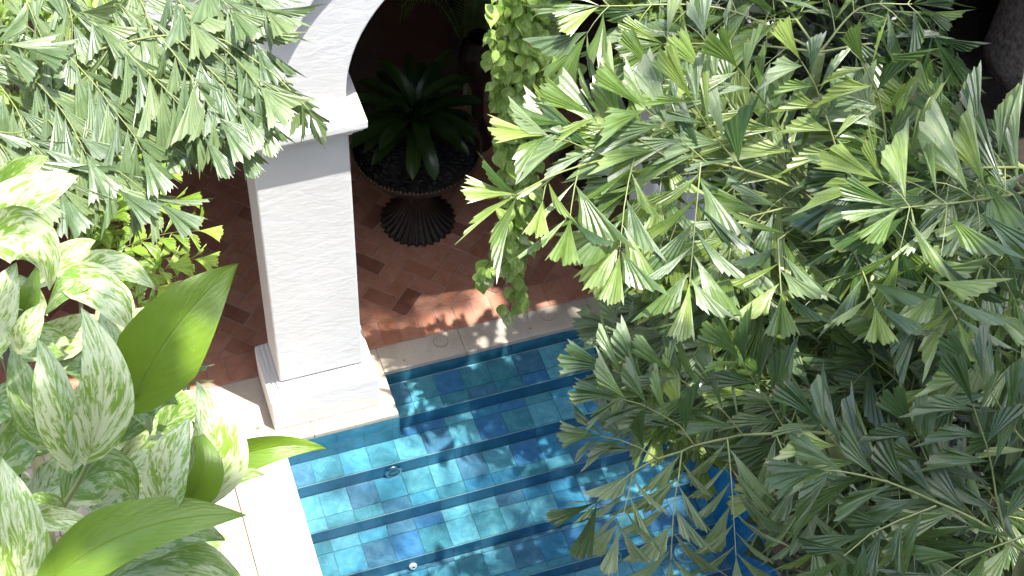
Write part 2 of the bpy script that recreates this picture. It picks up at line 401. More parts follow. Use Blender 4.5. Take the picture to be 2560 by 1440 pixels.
# two flush round lids let into the coping
for i, (cx, cy) in enumerate(((1.367, 0.430), (2.221, 0.435))):
    root = empty('round_lid', (cx, cy, 0), ('round flush lid in the coping just right of the white pillar',
                 'round flush lid in the coping farther right, under the palm leaflet tips')[i], 'lid', 'round lids in the pool coping')
    MB().lathe([(0.0565, 0.0012), (0.0540, 0.0012)], 40, (cx, cy, 0)).build('gap', M_PGROUT, root)
    MB().lathe([(0.0535, 0.001), (0.053, 0.0042), (0.001, 0.0048)], 40, (cx, cy, 0)).build('cover', M_WPLASTIC if False else M_LIME, root, smooth=False)
    MB().lathe([(0.004, 0.0052), (0.0005, 0.0056)], 10, (cx, cy, 0)).build('screw', M_GROUT, root)

# ---- pale pavers left of the coping
pav = empty('paving', (0, 0, 0), kind='structure')
MB().box(-2.6, -0.373, -5.3, 0.208, -0.052, -0.010).build('paving_bed', M_PGROUT, pav)
pv_mesh = {}
def shared_box(key, w, d, z0, z1, mat, bev):
    if key not in pv_mesh:
        b = bev
        me = bmesh.new(); bmesh.ops.create_cube(me, size=1.0)
        for v in me.verts: v.co = Vector((v.co.x*w, v.co.y*d, (z0+z1)/2+v.co.z*(z1-z0)))
        if b: bmesh.ops.bevel(me, geom=[e for e in me.edges if abs(e.verts[0].co.z-z1) < 1e-6 and abs(e.verts[1].co.z-z1) < 1e-6], offset=b, segments=1, affect='EDGES')
        m = bpy.data.meshes.new(key); me.to_mesh(m); me.free(); m.materials.append(mat); pv_mesh[key] = m
    return pv_mesh[key]
for r in range(27):
    y1 = 0.206-0.205*r if r else 0.206
    yc = -0.0*r + (0.206-0.205*(r+0.5))
    off = 0.0 if r % 2 else 0.2
    for c in range(6):
        xc = -0.375-0.4*(c+0.5)+off*0.0-(0.2 if r % 2 else 0)
        w = 0.4
        if r % 2 and c == 0:
            me = shared_box('half_paver', 0.194, 0.199, -0.03, 0.0, M_PAVER, 0.004)
            obj('paver', me, pav, Matrix.Translation((-0.475, yc, RND.uniform(-0.001, 0.001))))
        if yc < -3.4 or xc < -2.4: continue
        me = shared_box('paver', 0.394, 0.199, -0.03, 0.0, M_PAVER, 0.004)
        obj('paver', me, pav, Matrix.Translation((xc, yc, RND.uniform(-0.0012, 0.0012))))

# ---- terracotta terrace under the arcade: soldier course along the coping, herringbone beyond
ter = empty('terrace_floor', (0, 0, 0), kind='structure')
MB().box(-6, 3.42, 0.512, 3.2, -0.05, -0.006).build('tile_bed', M_GROUT, ter)
sold = shared_box('soldier_tile', 0.139, 0.232, -0.03, 0.0, M_TERRA, 0.003)
k = 0
for i in range(-17, 18):
    xc = 0.957-0.1455*0.5+0.1455*i
    if xc < -1.6 or xc > 3.4: continue
    o = obj('tile', sold, ter, Matrix.Translation((xc, 0.636, RND.uniform(-0.0015, 0.001))) @ Matrix.Rotation(RND.uniform(-0.008, 0.008), 4, 'Z'))
A_ = 0.1295
R2 = math.sqrt(0.5)
def clip_poly(P, yc):
    out = []
    for i in range(len(P)):
        a, b = P[i], P[(i+1) % len(P)]
        if a[1] >= yc: out.append(a)
        if (a[1] >= yc) != (b[1] >= yc):
            t = (yc-a[1])/(b[1]-a[1]); out.append((a[0]+(b[0]-a[0])*t, yc))
    return out
bricks = []
P0, Q0 = 1.49, -0.185
for r in range(-60, 60):
    for m in range(-30, 30):
        for kind in (0, 1):
            if kind == 0: p0, p1, q0, q1 = r+4*m, r+4*m+2, r, r+1
            else: p0, p1, q0, q1 = r+4*m+2, r+4*m+3, r-1, r+1
            pc, qc = P0+A_*(p0+p1)/2, Q0+A_*(q0+q1)/2
            x, y = (pc-qc)*R2, (pc+qc)*R2
            if not (-2.6 < x < 3.35 and 0.66 < y < 3.0): continue
            bricks.append((x, y, kind, (p0, p1, q0, q1)))
def brick_rank(b):
    u, v, z = to_px((b[0], b[1], 0))
    vis = (870 < u < 1560 and 380 < v < 900) or (400 < u < 700 and 380 < v < 1000)
    return (0 if vis else 1, b[1])
bricks.sort(key=brick_rank)
hb = [shared_box('brick_tile_a', 2*A_-0.0084, A_-0.0084, -0.03, 0.0, M_TERRA, 0.003)]
rest = MB(); nb_parts = 0
for x, y, kind, (p0, p1, q0, q1) in bricks:
    i_ = 0.0042
    P = [(P0+A_*p0+i_, Q0+A_*q0+i_), (P0+A_*p1-i_, Q0+A_*q0+i_), (P0+A_*p1-i_, Q0+A_*q1-i_), (P0+A_*p0+i_, Q0+A_*q1-i_)]
    P = [((a-b)*R2, (a+b)*R2) for a, b in P]
    cut = min(q[1] for q in P) < 0.757
    z = RND.uniform(-0.003, 0.0012)
    if cut:
        P = clip_poly(P, 0.757)
        if len(P) < 3: continue
        area = abs(sum(P[i][0]*P[(i+1) % len(P)][1]-P[(i+1) % len(P)][0]*P[i][1] for i in range(len(P))))/2
        if area < 4e-4: continue
    if nb_parts >= 262:
        n = len(P); rest.add([(a, b, z) for a, b in P]+[(a, b, -0.03) for a, b in P],
            [tuple(range(n))]+[(i, i+n, (i+1) % n+n, (i+1) % n) for i in range(n)]); continue
    nb_parts += 1
    if cut:
        n = len(P)
        me = mesh_of('cut_tile', [(a-x, b-y, z) for a, b in P]+[(a-x, b-y, -0.03) for a, b in P],
            [tuple(range(n))]+[(i, i+n, (i+1) % n+n, (i+1) % n) for i in range(n)], M_TERRA)
        obj('tile', me, ter, Matrix.Translation((x, y, 0)))
    else:
        ang = math.radians(45) if kind == 0 else math.radians(135)
        obj('tile', hb[0], ter, Matrix.Translation((x, y, z)) @ Matrix.Rotation(ang+RND.uniform(-0.006, 0.006), 4, 'Z') @ Matrix.Rotation(RND.uniform(-0.004, 0.004), 4, 'X'))
tag(rest.build('far_tiles', M_TERRA, ter), kind='stuff')

# ---- the pool: steps going down towards the viewer
pool = empty('pool_basin', (0, 0, 0), kind='structure')
X0, X1, NX = POOL['x0'], POOL['x1'], POOL['notch_x']
nosings = [-0.030, -0.312, -0.625, -0.945, -1.255, -1.57, -1.885, -2.20]
RISE = 0.14
tz = [-0.165-RISE*i for i in range(len(nosings)+1)]
sh = MB()
ytop = [POOL['y_in']]+nosings
for i in range(len(nosings)):          # concrete under every tread
    sh.box(X0-0.02, X1+0.02, nosings[i]+0.004, ytop[i]+0.02 if i == 0 else nosings[i-1]+0.004, -1.6, tz[i]-0.010)
sh.box(X0-0.02, X1+0.02, POOL['y_near']-0.02, nosings[-1]+0.004, -1.6, tz[-1]-0.010)
sh.build('step_core', M_POOLGROUT, pool)
wl_ = MB()
wl_.box(X0-0.02, NX, POOL['y_out']+0.008, POOL['y_in']+0.02, -1.6, -0.046)     # below the pillar
wl_.box(X0-0.025, X0-0.006, POOL['y_near'], POOL['y_out']+0.008, -1.6, -0.046)
wl_.box(X1+0.006, X1+0.03, POOL['y_near'], POOL['y_in']+0.02, -1.6, -0.046)
wl_.box(NX, X1+0.02, POOL['y_in']+0.008, POOL['y_in']+0.03, -1.6, -0.046)
wl_.box(X0-0.02, X1+0.02, POOL['y_near']-0.03, POOL['y_near'], -1.6, -0.046)
wl_.build('wall_core', M_POOLGROUT, pool)
TW = 0.2085
jx0 = on_z(793.8, 1216.0, tz[1]).x      # a measured joint
jx0 -= TW*math.ceil((jx0-X0)/TW)
count = 0
def tread_tiles(i, xa, xb, ya, yb, splits, z):
    """splits: y joints from back to front"""
    global count
    edges = [yb]+[s for s in splits if ya+0.01 < s < yb-0.01]+[ya]
    n = int((xb-jx0)/TW)+2
    for c in range(n):
        a, b = max(xa, jx0+TW*c), min(xb, jx0+TW*(c+1))
        if b-a < 0.012: continue
        for e0, e1 in zip(edges[:-1], edges[1:]):
            w, d = b-a-0.0032, e0-e1-0.0032
            key = 'pool_tile_%d_%d' % (round(w*1000), round(d*1000))
            me = shared_box(key, w, d, -0.011, 0.0, M_POOL, 0.0015)
            me.name = 'pool_tile'
            obj('tile', me, pool, Matrix.Translation(((a+b)/2, (e0+e1)/2, z))); count += 1
tread_tiles(0, NX, X1, nosings[0], POOL['y_in']-0.008, [0.072], tz[0])
tread_tiles(1, X0, X1, nosings[1], POOL['y_out'], [], tz[1])
# the strip of tread 1 between the wall line and the riser
tread_tiles(1, NX, X1, POOL['y_out'], nosings[0]-0.008, [], tz[1])
sp = {2: [-0.52], 3: [-0.735], 4: [-0.985, -1.19], 5: [-1.40], 6: [-1.63], 7: [-2.0]}
for i in range(2, 8):
    tread_tiles(i, X0, X1, nosings[i], nosings[i-1]-0.008, sp[i], tz[i])
bot = MB()
y = nosings[-1]-0.008
while y > POOL['y_near']+0.1:
    x = X0
    while x < X1-0.02:
        bot.box(x, min(X1, x+TW-0.003), max(POOL['y_near'], y-TW+0.003), y, tz[-1]-0.011, tz[-1]); x += TW
    y -= TW
tag(bot.build('floor_tiles', M_POOL, pool), kind='stuff')
# risers: long thin tiles, standing a little proud of the core
for i, ny in enumerate(nosings[:6]):
    xa = NX if i == 0 else X0
    n = int((X1-jx0)/TW)+2
    for c in range(n):
        a, b = max(xa, jx0+TW*c), min(X1, jx0+TW*(c+1))
        if b-a < 0.012: continue
        key = 'riser_%d' % round((b-a)*1000)
        if key not in pv_mesh:
            me = bmesh.new(); bmesh.ops.create_cube(me, size=1.0)
            for v in me.verts: v.co = Vector((v.co.x*(b-a-0.002), v.co.y*0.009-0.0005, v.co.z*(RISE-0.014)))
            m = bpy.data.meshes.new('riser_tile'); me.to_mesh(m); me.free(); m.materials.append(M_RISER); pv_mesh[key] = m
        obj('riser_tile', pv_mesh[key], pool, Matrix.Translation(((a+b)/2, ny-0.0005, tz[i]-0.0115-(RISE-0.014)/2-0.0005)))
    # pale grout nosing line
    MB().box(xa, X1, ny-0.0052, ny-0.0018, tz[i]-0.009, tz[i]-0.0022).build('nosing_joint', M_POOLGROUT, pool)
# wall tiles: below the pillar (faces the viewer), far wall, notch side, right wall
def wall_tiles(fn, a0, a1, z0, z1, w, h, mat, name='wall_tile', start=None):
    a = a0 if start is None else start
    while a < a1-0.006:
        lo, hi = max(a, a0), min(a+w, a1)
        z = z1
        while z > z0+0.006:
            zl = max(z-h, z0)
            if hi-lo > 0.01: fn(lo+0.001, hi-0.001, zl+0.001, z-0.001).build(name, mat, pool)
            z -= h
        a += w
wall_tiles(lambda a, b, c, d: MB().box(a, b, POOL['y_out'], POOL['y_out']+0.007, c, d), X0, NX-0.001, tz[1], -0.047, TW, 0.128, M_WALLTILE, start=jx0)
wall_tiles(lambda a, b, c, d: MB().box(a, b, POOL['y_in'], POOL['y_in']+0.007, c, d), NX+0.001, X1-0.01, tz[0], -0.047, TW, 0.12, M_WALLTILE, start=jx0)
wall_tiles(lambda a, b, c, d: MB().box(NX-0.0, NX+0.006, a, b, c, d), POOL['y_out'], POOL['y_in']-0.001, tz[1], -0.047, TW, 0.13, M_WALLTILE)
wall_tiles(lambda a, b, c, d: MB().box(X1-0.002, X1+0.005, a, b, c, d), -2.9, POOL['y_in']-0.01, -1.28, -0.047, 0.105, 0.42, M_RIGHTWALL)
wall_tiles(lambda a, b, c, d: MB().box(X0-0.005, X0+0.001, a, b, c, d), -2.9, POOL['y_out']-0.002, -1.28, -0.047, 0.42, 0.42, M_RIGHTWALL)
# water
wm = MB().add([(X0-0.004, POOL['y_near'], WATER_Z), (X1+0.004, POOL['y_near'], WATER_Z), (X1+0.004, POOL['y_in']-0.0, WATER_Z),
               (NX-0.0, POOL['y_in'], WATER_Z), (NX, POOL['y_out'], WATER_Z), (X0-0.004, POOL['y_out'], WATER_Z)], [(0, 1, 2, 3, 4, 5)])
tag(wm.build('pool_water', M_WATER), kind='structure')

# ---- fittings in the pool
def disc_fit(c, nrm, r, prof, mat, name, parent):
    q = Vector((0, 0, 1)).rotation_difference(Vector(nrm))
    b = MB().lathe(prof, 36)
    b.v = [Vector(c)+q @ v for v in b.v]
    return b.build(name, mat, parent, smooth=True)
lc = Vector((0.775, nosings[1]-0.012, tz[1]-0.085))
t = empty('pool_lamp', lc, 'round chrome pool lamp set in the second blue riser below the pillar', 'pool lamp')
disc_fit(lc, (0, -1, 0), 0.07, [(0.062, 0.0), (0.066, 0.006), (0.062, 0.014), (0.050, 0.018), (0.045, 0.016)], M_CHROME, 'bezel', t)
disc_fit(lc, (0, -1, 0), 0.07, [(0.044, 0.012), (0.030, 0.016), (0.001, 0.017)], M_LENS, 'lens', t)
disc_fit(lc, (0, -1, 0), 0.07, [(0.031, 0.0165), (0.029, 0.019), (0.026, 0.0165)], M_CHROME, 'ring', t)
lc = Vector((0.735, nosings[3]-0.012, tz[3]-0.105))
t = empty('inlet_nozzle', lc, 'small white inlet nozzle in the fourth blue riser, near the bottom edge', 'nozzle')
disc_fit(lc, (0, -0.94, 0.34), 0.03, [(0.028, 0.0), (0.032, 0.006), (0.024, 0.016), (0.012, 0.026), (0.010, 0.020)], M_WPLASTIC, 'collar', t)
disc_fit(lc, (0, -0.94, 0.34), 0.03, [(0.010, 0.019), (0.0005, 0.018)], M_SOIL, 'hole', t)
lc = Vector((2.06, nosings[3]-0.012, tz[3]-0.05))
t = empty('inlet_nozzle', lc, 'small grey inlet fitting in a riser, half hidden by the dark hanging palm tip', 'nozzle')
disc_fit(lc, (0, -1, 0), 0.03, [(0.026, 0.0), (0.028, 0.006), (0.020, 0.014), (0.011, 0.018), (0.009, 0.012)], M_GRATE, 'collar', t)
disc_fit(lc, (0, -1, 0), 0.03, [(0.009, 0.012), (0.0005, 0.011)], M_SOIL, 'hole', t)
lc = Vector((2.17, nosings[4]-0.012, tz[4]-0.07))
t = empty('drain_cover', lc, 'pale blue slotted drain cover in a riser beside the hanging dark palm leaflet', 'drain cover')
disc_fit(lc, (0, -0.92, 0.38), 0.07, [(0.066, 0.0), (0.069, 0.008), (0.062, 0.018), (0.02, 0.026), (0.0005, 0.027)], M_GRATE, 'cover', t)
for kx in range(-3, 4):
    MB().box(lc.x-0.002+kx*0.012, lc.x+0.002+kx*0.012, lc.y-0.033, lc.y-0.015, lc.z+0.014, lc.z+0.05).build('slot', M_SOIL, t)
lc = Vector((2.72, -1.36, tz[5]+0.012))
t = empty('floor_drain', lc, 'round pale floor drain with a three armed pattern, by the right wall of the pool', 'floor drain')
disc_fit(lc, (0, 0, 1), 0.09, [(0.088, -0.012), (0.088, 0.0), (0.080, 0.006), (0.072, 0.003)], M_GRATE, 'rim', t)
disc_fit(lc, (0, 0, 1), 0.09, [(0.071, 0.002), (0.0005, 0.002)], M_LENS, 'plate', t)
for kx in range(3):
    q = Matrix.Rotation(kx*2*math.pi/3+0.4, 3, 'Z')
    b = MB().lathe([(0.026, 0.003), (0.024, 0.007), (0.018, 0.007)], 18)
    b.v = [lc+q @ (v+Vector((0.038, 0, 0))) for v in b.v]
    b.build('arm', M_GRATE, t)

# ================================================================== the arcade
arc = empty('arcade', (0.39, 0.27, 0), 'white plastered arcade with a square pillar and stepped round arches at the pool edge', 'arcade')
def box_part(name, x0, x1, y0, y1, z0, z1, parent, bev=0.012, mat=M_PLASTER, seg=3):
    return MB().box(x0, x1, y0, y1, z0, z1).build(name, mat, parent, bevel=bev, seg=seg)
PX = [0.091-2.686, 0.091, 2.777]          # left edges of the shafts
SPAN_R, SPRING = 1.045, 3.0
for j, xs_ in enumerate(PX):
    pil = empty('pillar', (xs_+0.298, 0.27, 0)); COL.objects.unlink(pil)
    me = MB().box(xs_, xs_+0.596, 0.084, 0.454, 0.440, 2.712)
    pl = me.build('pillar', M_PLASTER, arc, bevel=0.016, seg=4)
    bpy.data.objects.remove(pil)
    def bb(name, ov, yo, z0, z1, bev): return box_part(name, xs_-ov, xs_+0.596+ov, 0.084-yo, 0.454+yo, z0, z1, pl, bev)
    box_part('plinth', xs_-0.091, xs_+0.689, 0.0, 0.538, 0.0, 0.330, pl, 0.016)
    bb('base_moulding', 0.076, 0.068, 0.326, 0.352, 0.012)
    bb('base_moulding', 0.050, 0.046, 0.348, 0.385, 0.014)
    bb('base_moulding', 0.022, 0.020, 0.381, 0.425, 0.016)
    bb('capital', 0.100, 0.086, 2.806, 2.872, 0.012)
    bb('capital_moulding', 0.078, 0.068, 2.780, 2.809, 0.009)
    bb('capital_moulding', 0.050, 0.042, 2.748, 2.783, 0.012)
    bb('capital_moulding', 0.022, 0.018, 2.712, 2.750, 0.010)
def arch_wall(Rr, zs, y0, y1, zbot_flat, ztop, name, foot):
    """wall over the piers; foot=True keeps the piers down to zbot_flat"""
    pts = []
    xa, xb = PX[0]-1.6, PX[-1]+0.596+2.6
    cen = [PX[j]+0.596+SPAN_R for j in range(len(PX)-1)]
    cen = [PX[0]-SPAN_R]+cen+[PX[-1]+0.596+SPAN_R]
    N = 40
    bottom = []
    for c in cen:
        for i in range(N+1):
            th = math.pi-math.pi*i/N
            x, z = c+Rr*math.cos(th), zs+Rr*math.sin(th)
            bottom.append((x, z, c))
    out = []
    if foot:
        for ci, c in enumerate(cen):
            if ci > 0: out.append((c-Rr, zbot_flat))
            for i in range(N+1):
                th = math.pi-math.pi*i/N; out.append((c+Rr*math.cos(th), zs+Rr*math.sin(th)))
            if ci < len(cen)-1: out.append((c+Rr, zbot_flat))
        xa, xb = cen[0]-Rr-0.3, cen[-1]+Rr+0.3
        out = [(xa, zs), ]+out+[(xb, zs), (xb, ztop), (xa, ztop)]
    else:
        half = (PX[1]-PX[0])/2
        thm = math.acos(min(1, half/Rr))
        for c in cen:
            for i in range(N+1):
                th = math.pi-thm-(math.pi-2*thm)*i/N
                q = (c+Rr*math.cos(th), zs+Rr*math.sin(th))
                if not out or (Vector(q)-Vector(out[-1])).length > 1e-4: out.append(q)
        out = out+[(out[-1][0], ztop), (out[0][0], ztop)]
    bm = bmesh.new()
    f = bm.faces.new([bm.verts.new((x, y0, z)) for x, z in out])
    r = bmesh.ops.extrude_face_region(bm, geom=[f])
    for v in [g for g in r['geom'] if isinstance(g, bmesh.types.BMVert)]: v.co.y = y1
    bmesh.ops.recalc_face_normals(bm, faces=bm.faces)
    me = bpy.data.meshes.new(name); 
    o0 = WM[arc.name].translation
    for v in bm.verts: v.co -= o0
    bm.to_mesh(me); bm.free(); me.materials.append(M_PLASTER)
    o = obj(name, me, arc, Matrix.Translation(o0))
    mo = o.modifiers.new('bevel', 'BEVEL'); mo.width = 0.014; mo.segments = 3; mo.limit_method = 'ANGLE'; mo.angle_limit = math.radians(35)
    me.polygons.foreach_set('use_smooth', [True]*len(me.polygons))
    o.modifiers.new('wn', 'WEIGHTED_NORMAL')
    return o
arch_wall(SPAN_R, SPRING, 0.086, 0.452, 2.866, 5.0, 'arch_wall', True)
arch_wall(SPAN_R+0.41, SPRING, 0.030, 0.094, 0, 4.97, 'spandrel', False)

# ---- room behind the arcade
tag(MB().box(-7, 9, 0.46, 3.2, 4.6, 4.8).build('ceiling', M_CEIL), kind='structure')
tag(MB().box(-7.2, 9.2, 0.10, 3.4, 5.02, 5.12).build('roof', M_ROOF), 'flat clay roof over the arcade, out of the sunlight below', 'roof')
bw = empty('rear_wall', (1.0, 2.8, 0), 'dark rear wall of the arcade room, behind the urn', 'wall')
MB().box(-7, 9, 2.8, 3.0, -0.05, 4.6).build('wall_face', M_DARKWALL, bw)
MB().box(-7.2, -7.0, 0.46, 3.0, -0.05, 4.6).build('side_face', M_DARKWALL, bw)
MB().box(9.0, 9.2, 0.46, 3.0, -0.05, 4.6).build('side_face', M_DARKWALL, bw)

# ---- unseen buildings added round the court to block low sky and darken the arcade
for nm, b, lab in (('sky_block_building', (-12, 14, -11.5, -9.0, -0.05, 13.0), 'unseen tall plastered building behind the viewer, added to cut off low sky light'),
                   ('sky_block_building', (-9.5, -6.5, -9.0, 4.0, -0.05, 9.0), 'unseen plastered building left of the court, added to limit the sky light'),
                   ('sky_block_building', (10.5, 13.0, -9.0, 12.0, -0.05, 9.0), 'unseen plastered building right of the court, added to limit the sky light')):
    t = empty(nm, ((b[0]+b[1])/2, (b[2]+b[3])/2, 0), lab, 'building', 'unseen sky blocking buildings round the court')
    MB().box(*b).build('wall', M_OLDWALL, t)
    MB().box(b[0]-0.2, b[1]+0.2, b[2]-0.2, b[3]+0.2, b[5]-0.02, b[5]+0.15).build('roof', M_ROOF, t)
up = empty('upper_storey', (1, 2.5, 5.1), 'upper storey of the house standing over the arcade, above the picture', 'building')
MB().box(-7.2, 9.2, 0.6, 7.0, 5.1, 12.0).build('wall', M_OLDWALL, up)

# coloured and pale panels of the rear wall, seen dimly through the arch
MB().box(1.60, 2.16, 2.77, 2.80, 0.62, 3.6).build('orange_panel', M_ORANGE, bw)
MB().box(2.28, 2.60, 2.76, 2.80, 0.01, 3.4).build('cream_panel', M_CREAMWALL, bw)
MB().box(-6.5, 0.62, 2.77, 2.80, 0.01, 4.4).build('cream_panel', M_CREAMWALL, bw)

# ================================================================== leaf meshes
def leaf_obj(name, me, parent, base, d, nrm, L, wx=1.0, flip=False):
    d = Vector(d).normalized(); n = Vector(nrm)
    n = n-d*n.dot(d)
    if n.length < 1e-4: n = d.orthogonal()
    n.normalize(); x = d.cross(n)
    if flip: x = -x; n = -n
    m = Matrix(((x.x*L*wx, d.x*L, n.x*L, base[0]), (x.y*L*wx, d.y*L, n.y*L, base[1]), (x.z*L*wx, d.z*L, n.z*L, base[2]), (0, 0, 0, 1)))
    return obj(name, me, parent, m)
def fan_mesh(seed, half, tail, mat, nray=9, droop=0.12, pleat=0.030, jag=0.05, split=None, curl=0.0, hand=0, short=0.55):
    """fishtail leaflet: ribs fan out from a narrow base to a torn, toothed end; unit length along +Y.
    hand = +1/-1: the long smooth edge ends in a tail on that side and the toothed edge runs back diagonally; 0: even wedge"""
    r = random.Random(seed)
    segs = (0.0, 0.10, 0.34, 0.66, 0.88, 1.0)
    nr = nray*2+1
    V = []; F = []; UV = []
    bend = r.uniform(-0.10, 0.10)
    for i in range(nr):
        t = i/(nr-1)
        ang = (t-0.5)*2*half
        if hand:
            tt = t if hand > 0 else 1-t
            prof = short+(1.0-short)*(tt**0.8)+(tail if i == (nr-1 if hand > 0 else 0) else 0)
            prof += r.uniform(-jag, jag)*0.9-(0.035 if i % 2 else 0)
        else:
            prof = 0.95-0.10*abs(t-0.5)*2+r.uniform(-jag, jag)*(1 if i % 2 else 0.5)-(0.045 if i % 2 else 0)
            if i in (0, nr-1): prof += 0.06
        if split and abs(t-split[0]) < 0.05: prof -= split[1]
        for j, s in enumerate(segs):
            rr = prof*s
            a = ang*(0.50+0.50*min(1, s*1.2))
            if hand: a += hand*half*0.35
            x = math.sin(a)*rr+bend*s*s; y = math.cos(a)*rr
            z = (pleat*(1 if i % 2 else -1)*min(1, s*1.6)*(0.6+0.4*s)) - droop*s*s + curl*((t-0.5)*2)**2*s*0.5
            V.append((x, y, z)); UV.append((t, s))
    n = len(segs)
    for i in range(nr-1):
        for j in range(n-1):
            a = i*n+j
            if j == 0: F.append((a, a+1, a+n+1))
            else: F.append((a, a+1, a+n+1, a+n))
    return mesh_of('leaflet', V, F, mat, False, UV)
def fan_set(mat, k0, nray=5):
    out = {1: [], -1: []}
    for i in range(7):
        for hd in (1, -1):
            r = random.Random(k0+i*2+hd)
            half = (0.14, 0.17, 0.20, 0.23, 0.27, 0.16, 0.21)[i]
            out[hd].append(fan_mesh(k0+i*2+hd, half, r.uniform(0.06, 0.24), mat, nray=nray, droop=r.uniform(0.0, 0.24), pleat=0.007+0.007*r.random(), jag=0.045,
                            split=(r.uniform(0.3, 0.7), 0.14) if i % 3 == 0 else None, curl=r.uniform(-0.04, 0.12), hand=hd, short=r.uniform(0.42, 0.66)))
    return out
FANS = {k: fan_set(m, s) for k, m, s in (('mid', M_FAN, 100), ('dark', M_FANDARK, 200), ('pale', M_FANPALE, 300), ('lime', M_FANLIME, 400))}
WEDGE = {k: [fan_mesh(s+i, 0.20+0.06*i, 0.0, m, nray=7, droop=0.10, pleat=0.010, split=(0.45+0.1*i, 0.2) if i else None) for i in range(3)]
         for k, m, s in (('mid', M_FAN, 500), ('dark', M_FANDARK, 520), ('pale', M_FANPALE, 540), ('lime', M_FANLIME, 560))}
UPV = Vector((0, 0, 1))
def face_n(p, up=0.55, cam_w=0.5, j=0.35, rn=RND):
    """a leaf's facing: mostly up to the light, partly out to the open court"""
    c = (CAM-p).normalized()
    return (c*cam_w+UPV*up+Vector((rn.uniform(-j, j), rn.uniform(-j, j), rn.uniform(-j, j)))).normalized()
def polyline(pts):
    """arc-length sampler"""
    L = [0.0]
    for a, b in zip(pts[:-1], pts[1:]): L.append(L[-1]+(b-a).length)
    def f(t):
        s = t*L[-1]
        for i in range(len(pts)-1):
            if s <= L[i+1] or i == len(pts)-2:
                k = (s-L[i])/max(1e-9, L[i+1]-L[i]); return pts[i].lerp(pts[i+1], k), (pts[i+1]-pts[i]).normalized()
    return f, L[-1]
def smooth_pts(pts, n=3):
    """Catmull-Rom through the points"""
    out = []
    P = [pts[0]*2-pts[1]]+list(pts)+[pts[-1]*2-pts[-2]]
    for i in range(1, len(P)-2):
        for k in range(n):
            t = k/n
            out.append(0.5*((2*P[i])+(P[i+1]-P[i-1])*t+(2*P[i-1]-5*P[i]+4*P[i+1]-P[i+2])*t*t+(3*P[i]-P[i-1]-3*P[i+1]+P[i+2])*t**3))
    out.append(pts[-1]); return out

class Frond:
    def __init__(s, palm, key='mid', rn=None):
        s.palm = palm; s.key = key; s.mb = MB(); s.leaves = []; s.rn = rn or RND; s.o = None
    def stem(s, pts, r0, r1=None):
        s.mb.tube(pts, r0, r1, 5, cap=False); return pts
    def leaf(s, base, d, L, wx=1.0, nrm=None, key=None, wedge=False, flip=None):
        k = key or s.key
        z_ = s.rn.random()
        if k == 'mid' and not wedge: k = 'pale' if z_ < 0.22 else ('dark' if z_ > 0.86 else 'mid')
        elif k == 'dark' and z_ < 0.15: k = 'mid'
        hd = (1 if s.rn.random() < 0.5 else -1) if flip is None else (-1 if flip else 1)
        me = s.rn.choice(WEDGE[k] if wedge else FANS[k][hd])
        wk = 1.0 if wedge or k == 'lime' else 1.22
        s.leaves.append((me, Vector(base), Vector(d), nrm or face_n(Vector(base), rn=s.rn), L*(1.0 if wedge else (1.06 if k == 'lime' else 1.18)), wx*wk, False))
    def branch(s, pts, n, L, ang=36, key=None, term=True, r0=0.0035, wx=1.0, start=0.12, nrm=None, taper=0.25, side=0, jit=7, droop=0.12):
        """a secondary stalk with leaflets in near pairs and a broad end leaflet"""
        s.stem(pts, r0, r0*0.45)
        f, LL = polyline(pts)
        for i in range(n):
            t = start+(0.94-start)*i/max(1, n-1)
            p, tg = f(t)
            N = nrm or face_n(p, j=0.2, rn=s.rn)
            N = (N-tg*N.dot(tg)).normalized()
            sides = (1, -1) if side == 0 else (side,)
            for sd in sides:
                q, tg2 = f(min(0.97, max(0.02, t+(0.03*sd))))
                a = math.radians(ang+s.rn.uniform(-jit, jit))*sd
                d = (Quaternion(N, a) @ tg2)
                d = (d-UPV*droop*s.rn.uniform(0.3, 1.6)).normalized()
                tw = s.rn.choice((s.rn.uniform(-0.3, 0.3), s.rn.uniform(-0.3, 0.3), s.rn.uniform(-1.0, 1.0)))
                nn = (Quaternion(d, tw) @ N)
                l = L*1.08*(1-taper*abs(t-0.45)*1.6)*s.rn.uniform(0.86, 1.12)
                s.leaf(q, d, l, wx*s.rn.uniform(0.85, 1.15), nn, key, flip=(sd > 0))
        if term:
            p, tg = f(1.0)
            s.leaf(p, tg, L*1.12, wx*1.1, nrm or face_n(p, j=0.15, rn=s.rn), key, wedge=True)
    def build(s):
        if not s.leaves: return
        o0 = s.mb.v[0].copy()
        s.o = s.mb.build('frond', M_RACHIS, s.palm, True, origin=o0)
        for me, b, d, nn, L, wx, fl in s.leaves:
            leaf_obj('leaflet', me, s.o, b, d, nn, L, wx, fl)
        return s.o
def pxl(pts, d0, d1=None):
    d1 = d0 if d1 is None else d1
    m = len(pts)
    return [at(u, v, d0+(d1-d0)*i/max(1, m-1)) for i, (u, v) in enumerate(pts)]
def palm_plant(loc, crown, label, cat='palm', group=None, r=0.05, mat=None, name='fishtail_palm'):
    crown = Vector(crown); loc = Vector(loc)
    if loc.x > 1: loc.x = max(loc.x, 3.5)
    root = empty(name, loc, label, cat, group)
    pts = [loc, loc.lerp(crown, 0.35)+Vector((0.05, -0.03, 0)), loc.lerp(crown, 0.7)+Vector((-0.04, 0.04, 0)), crown]
    MB().tube(smooth_pts(pts, 4), r, r*0.6, 10).build('stem', mat or M_STEM, root, True)
    return root
def L_px(n, d): return n/FPX*d

# ================================================================== right hand palms
PALM_GROUP = 'fishtail palms crowding the right of the court'
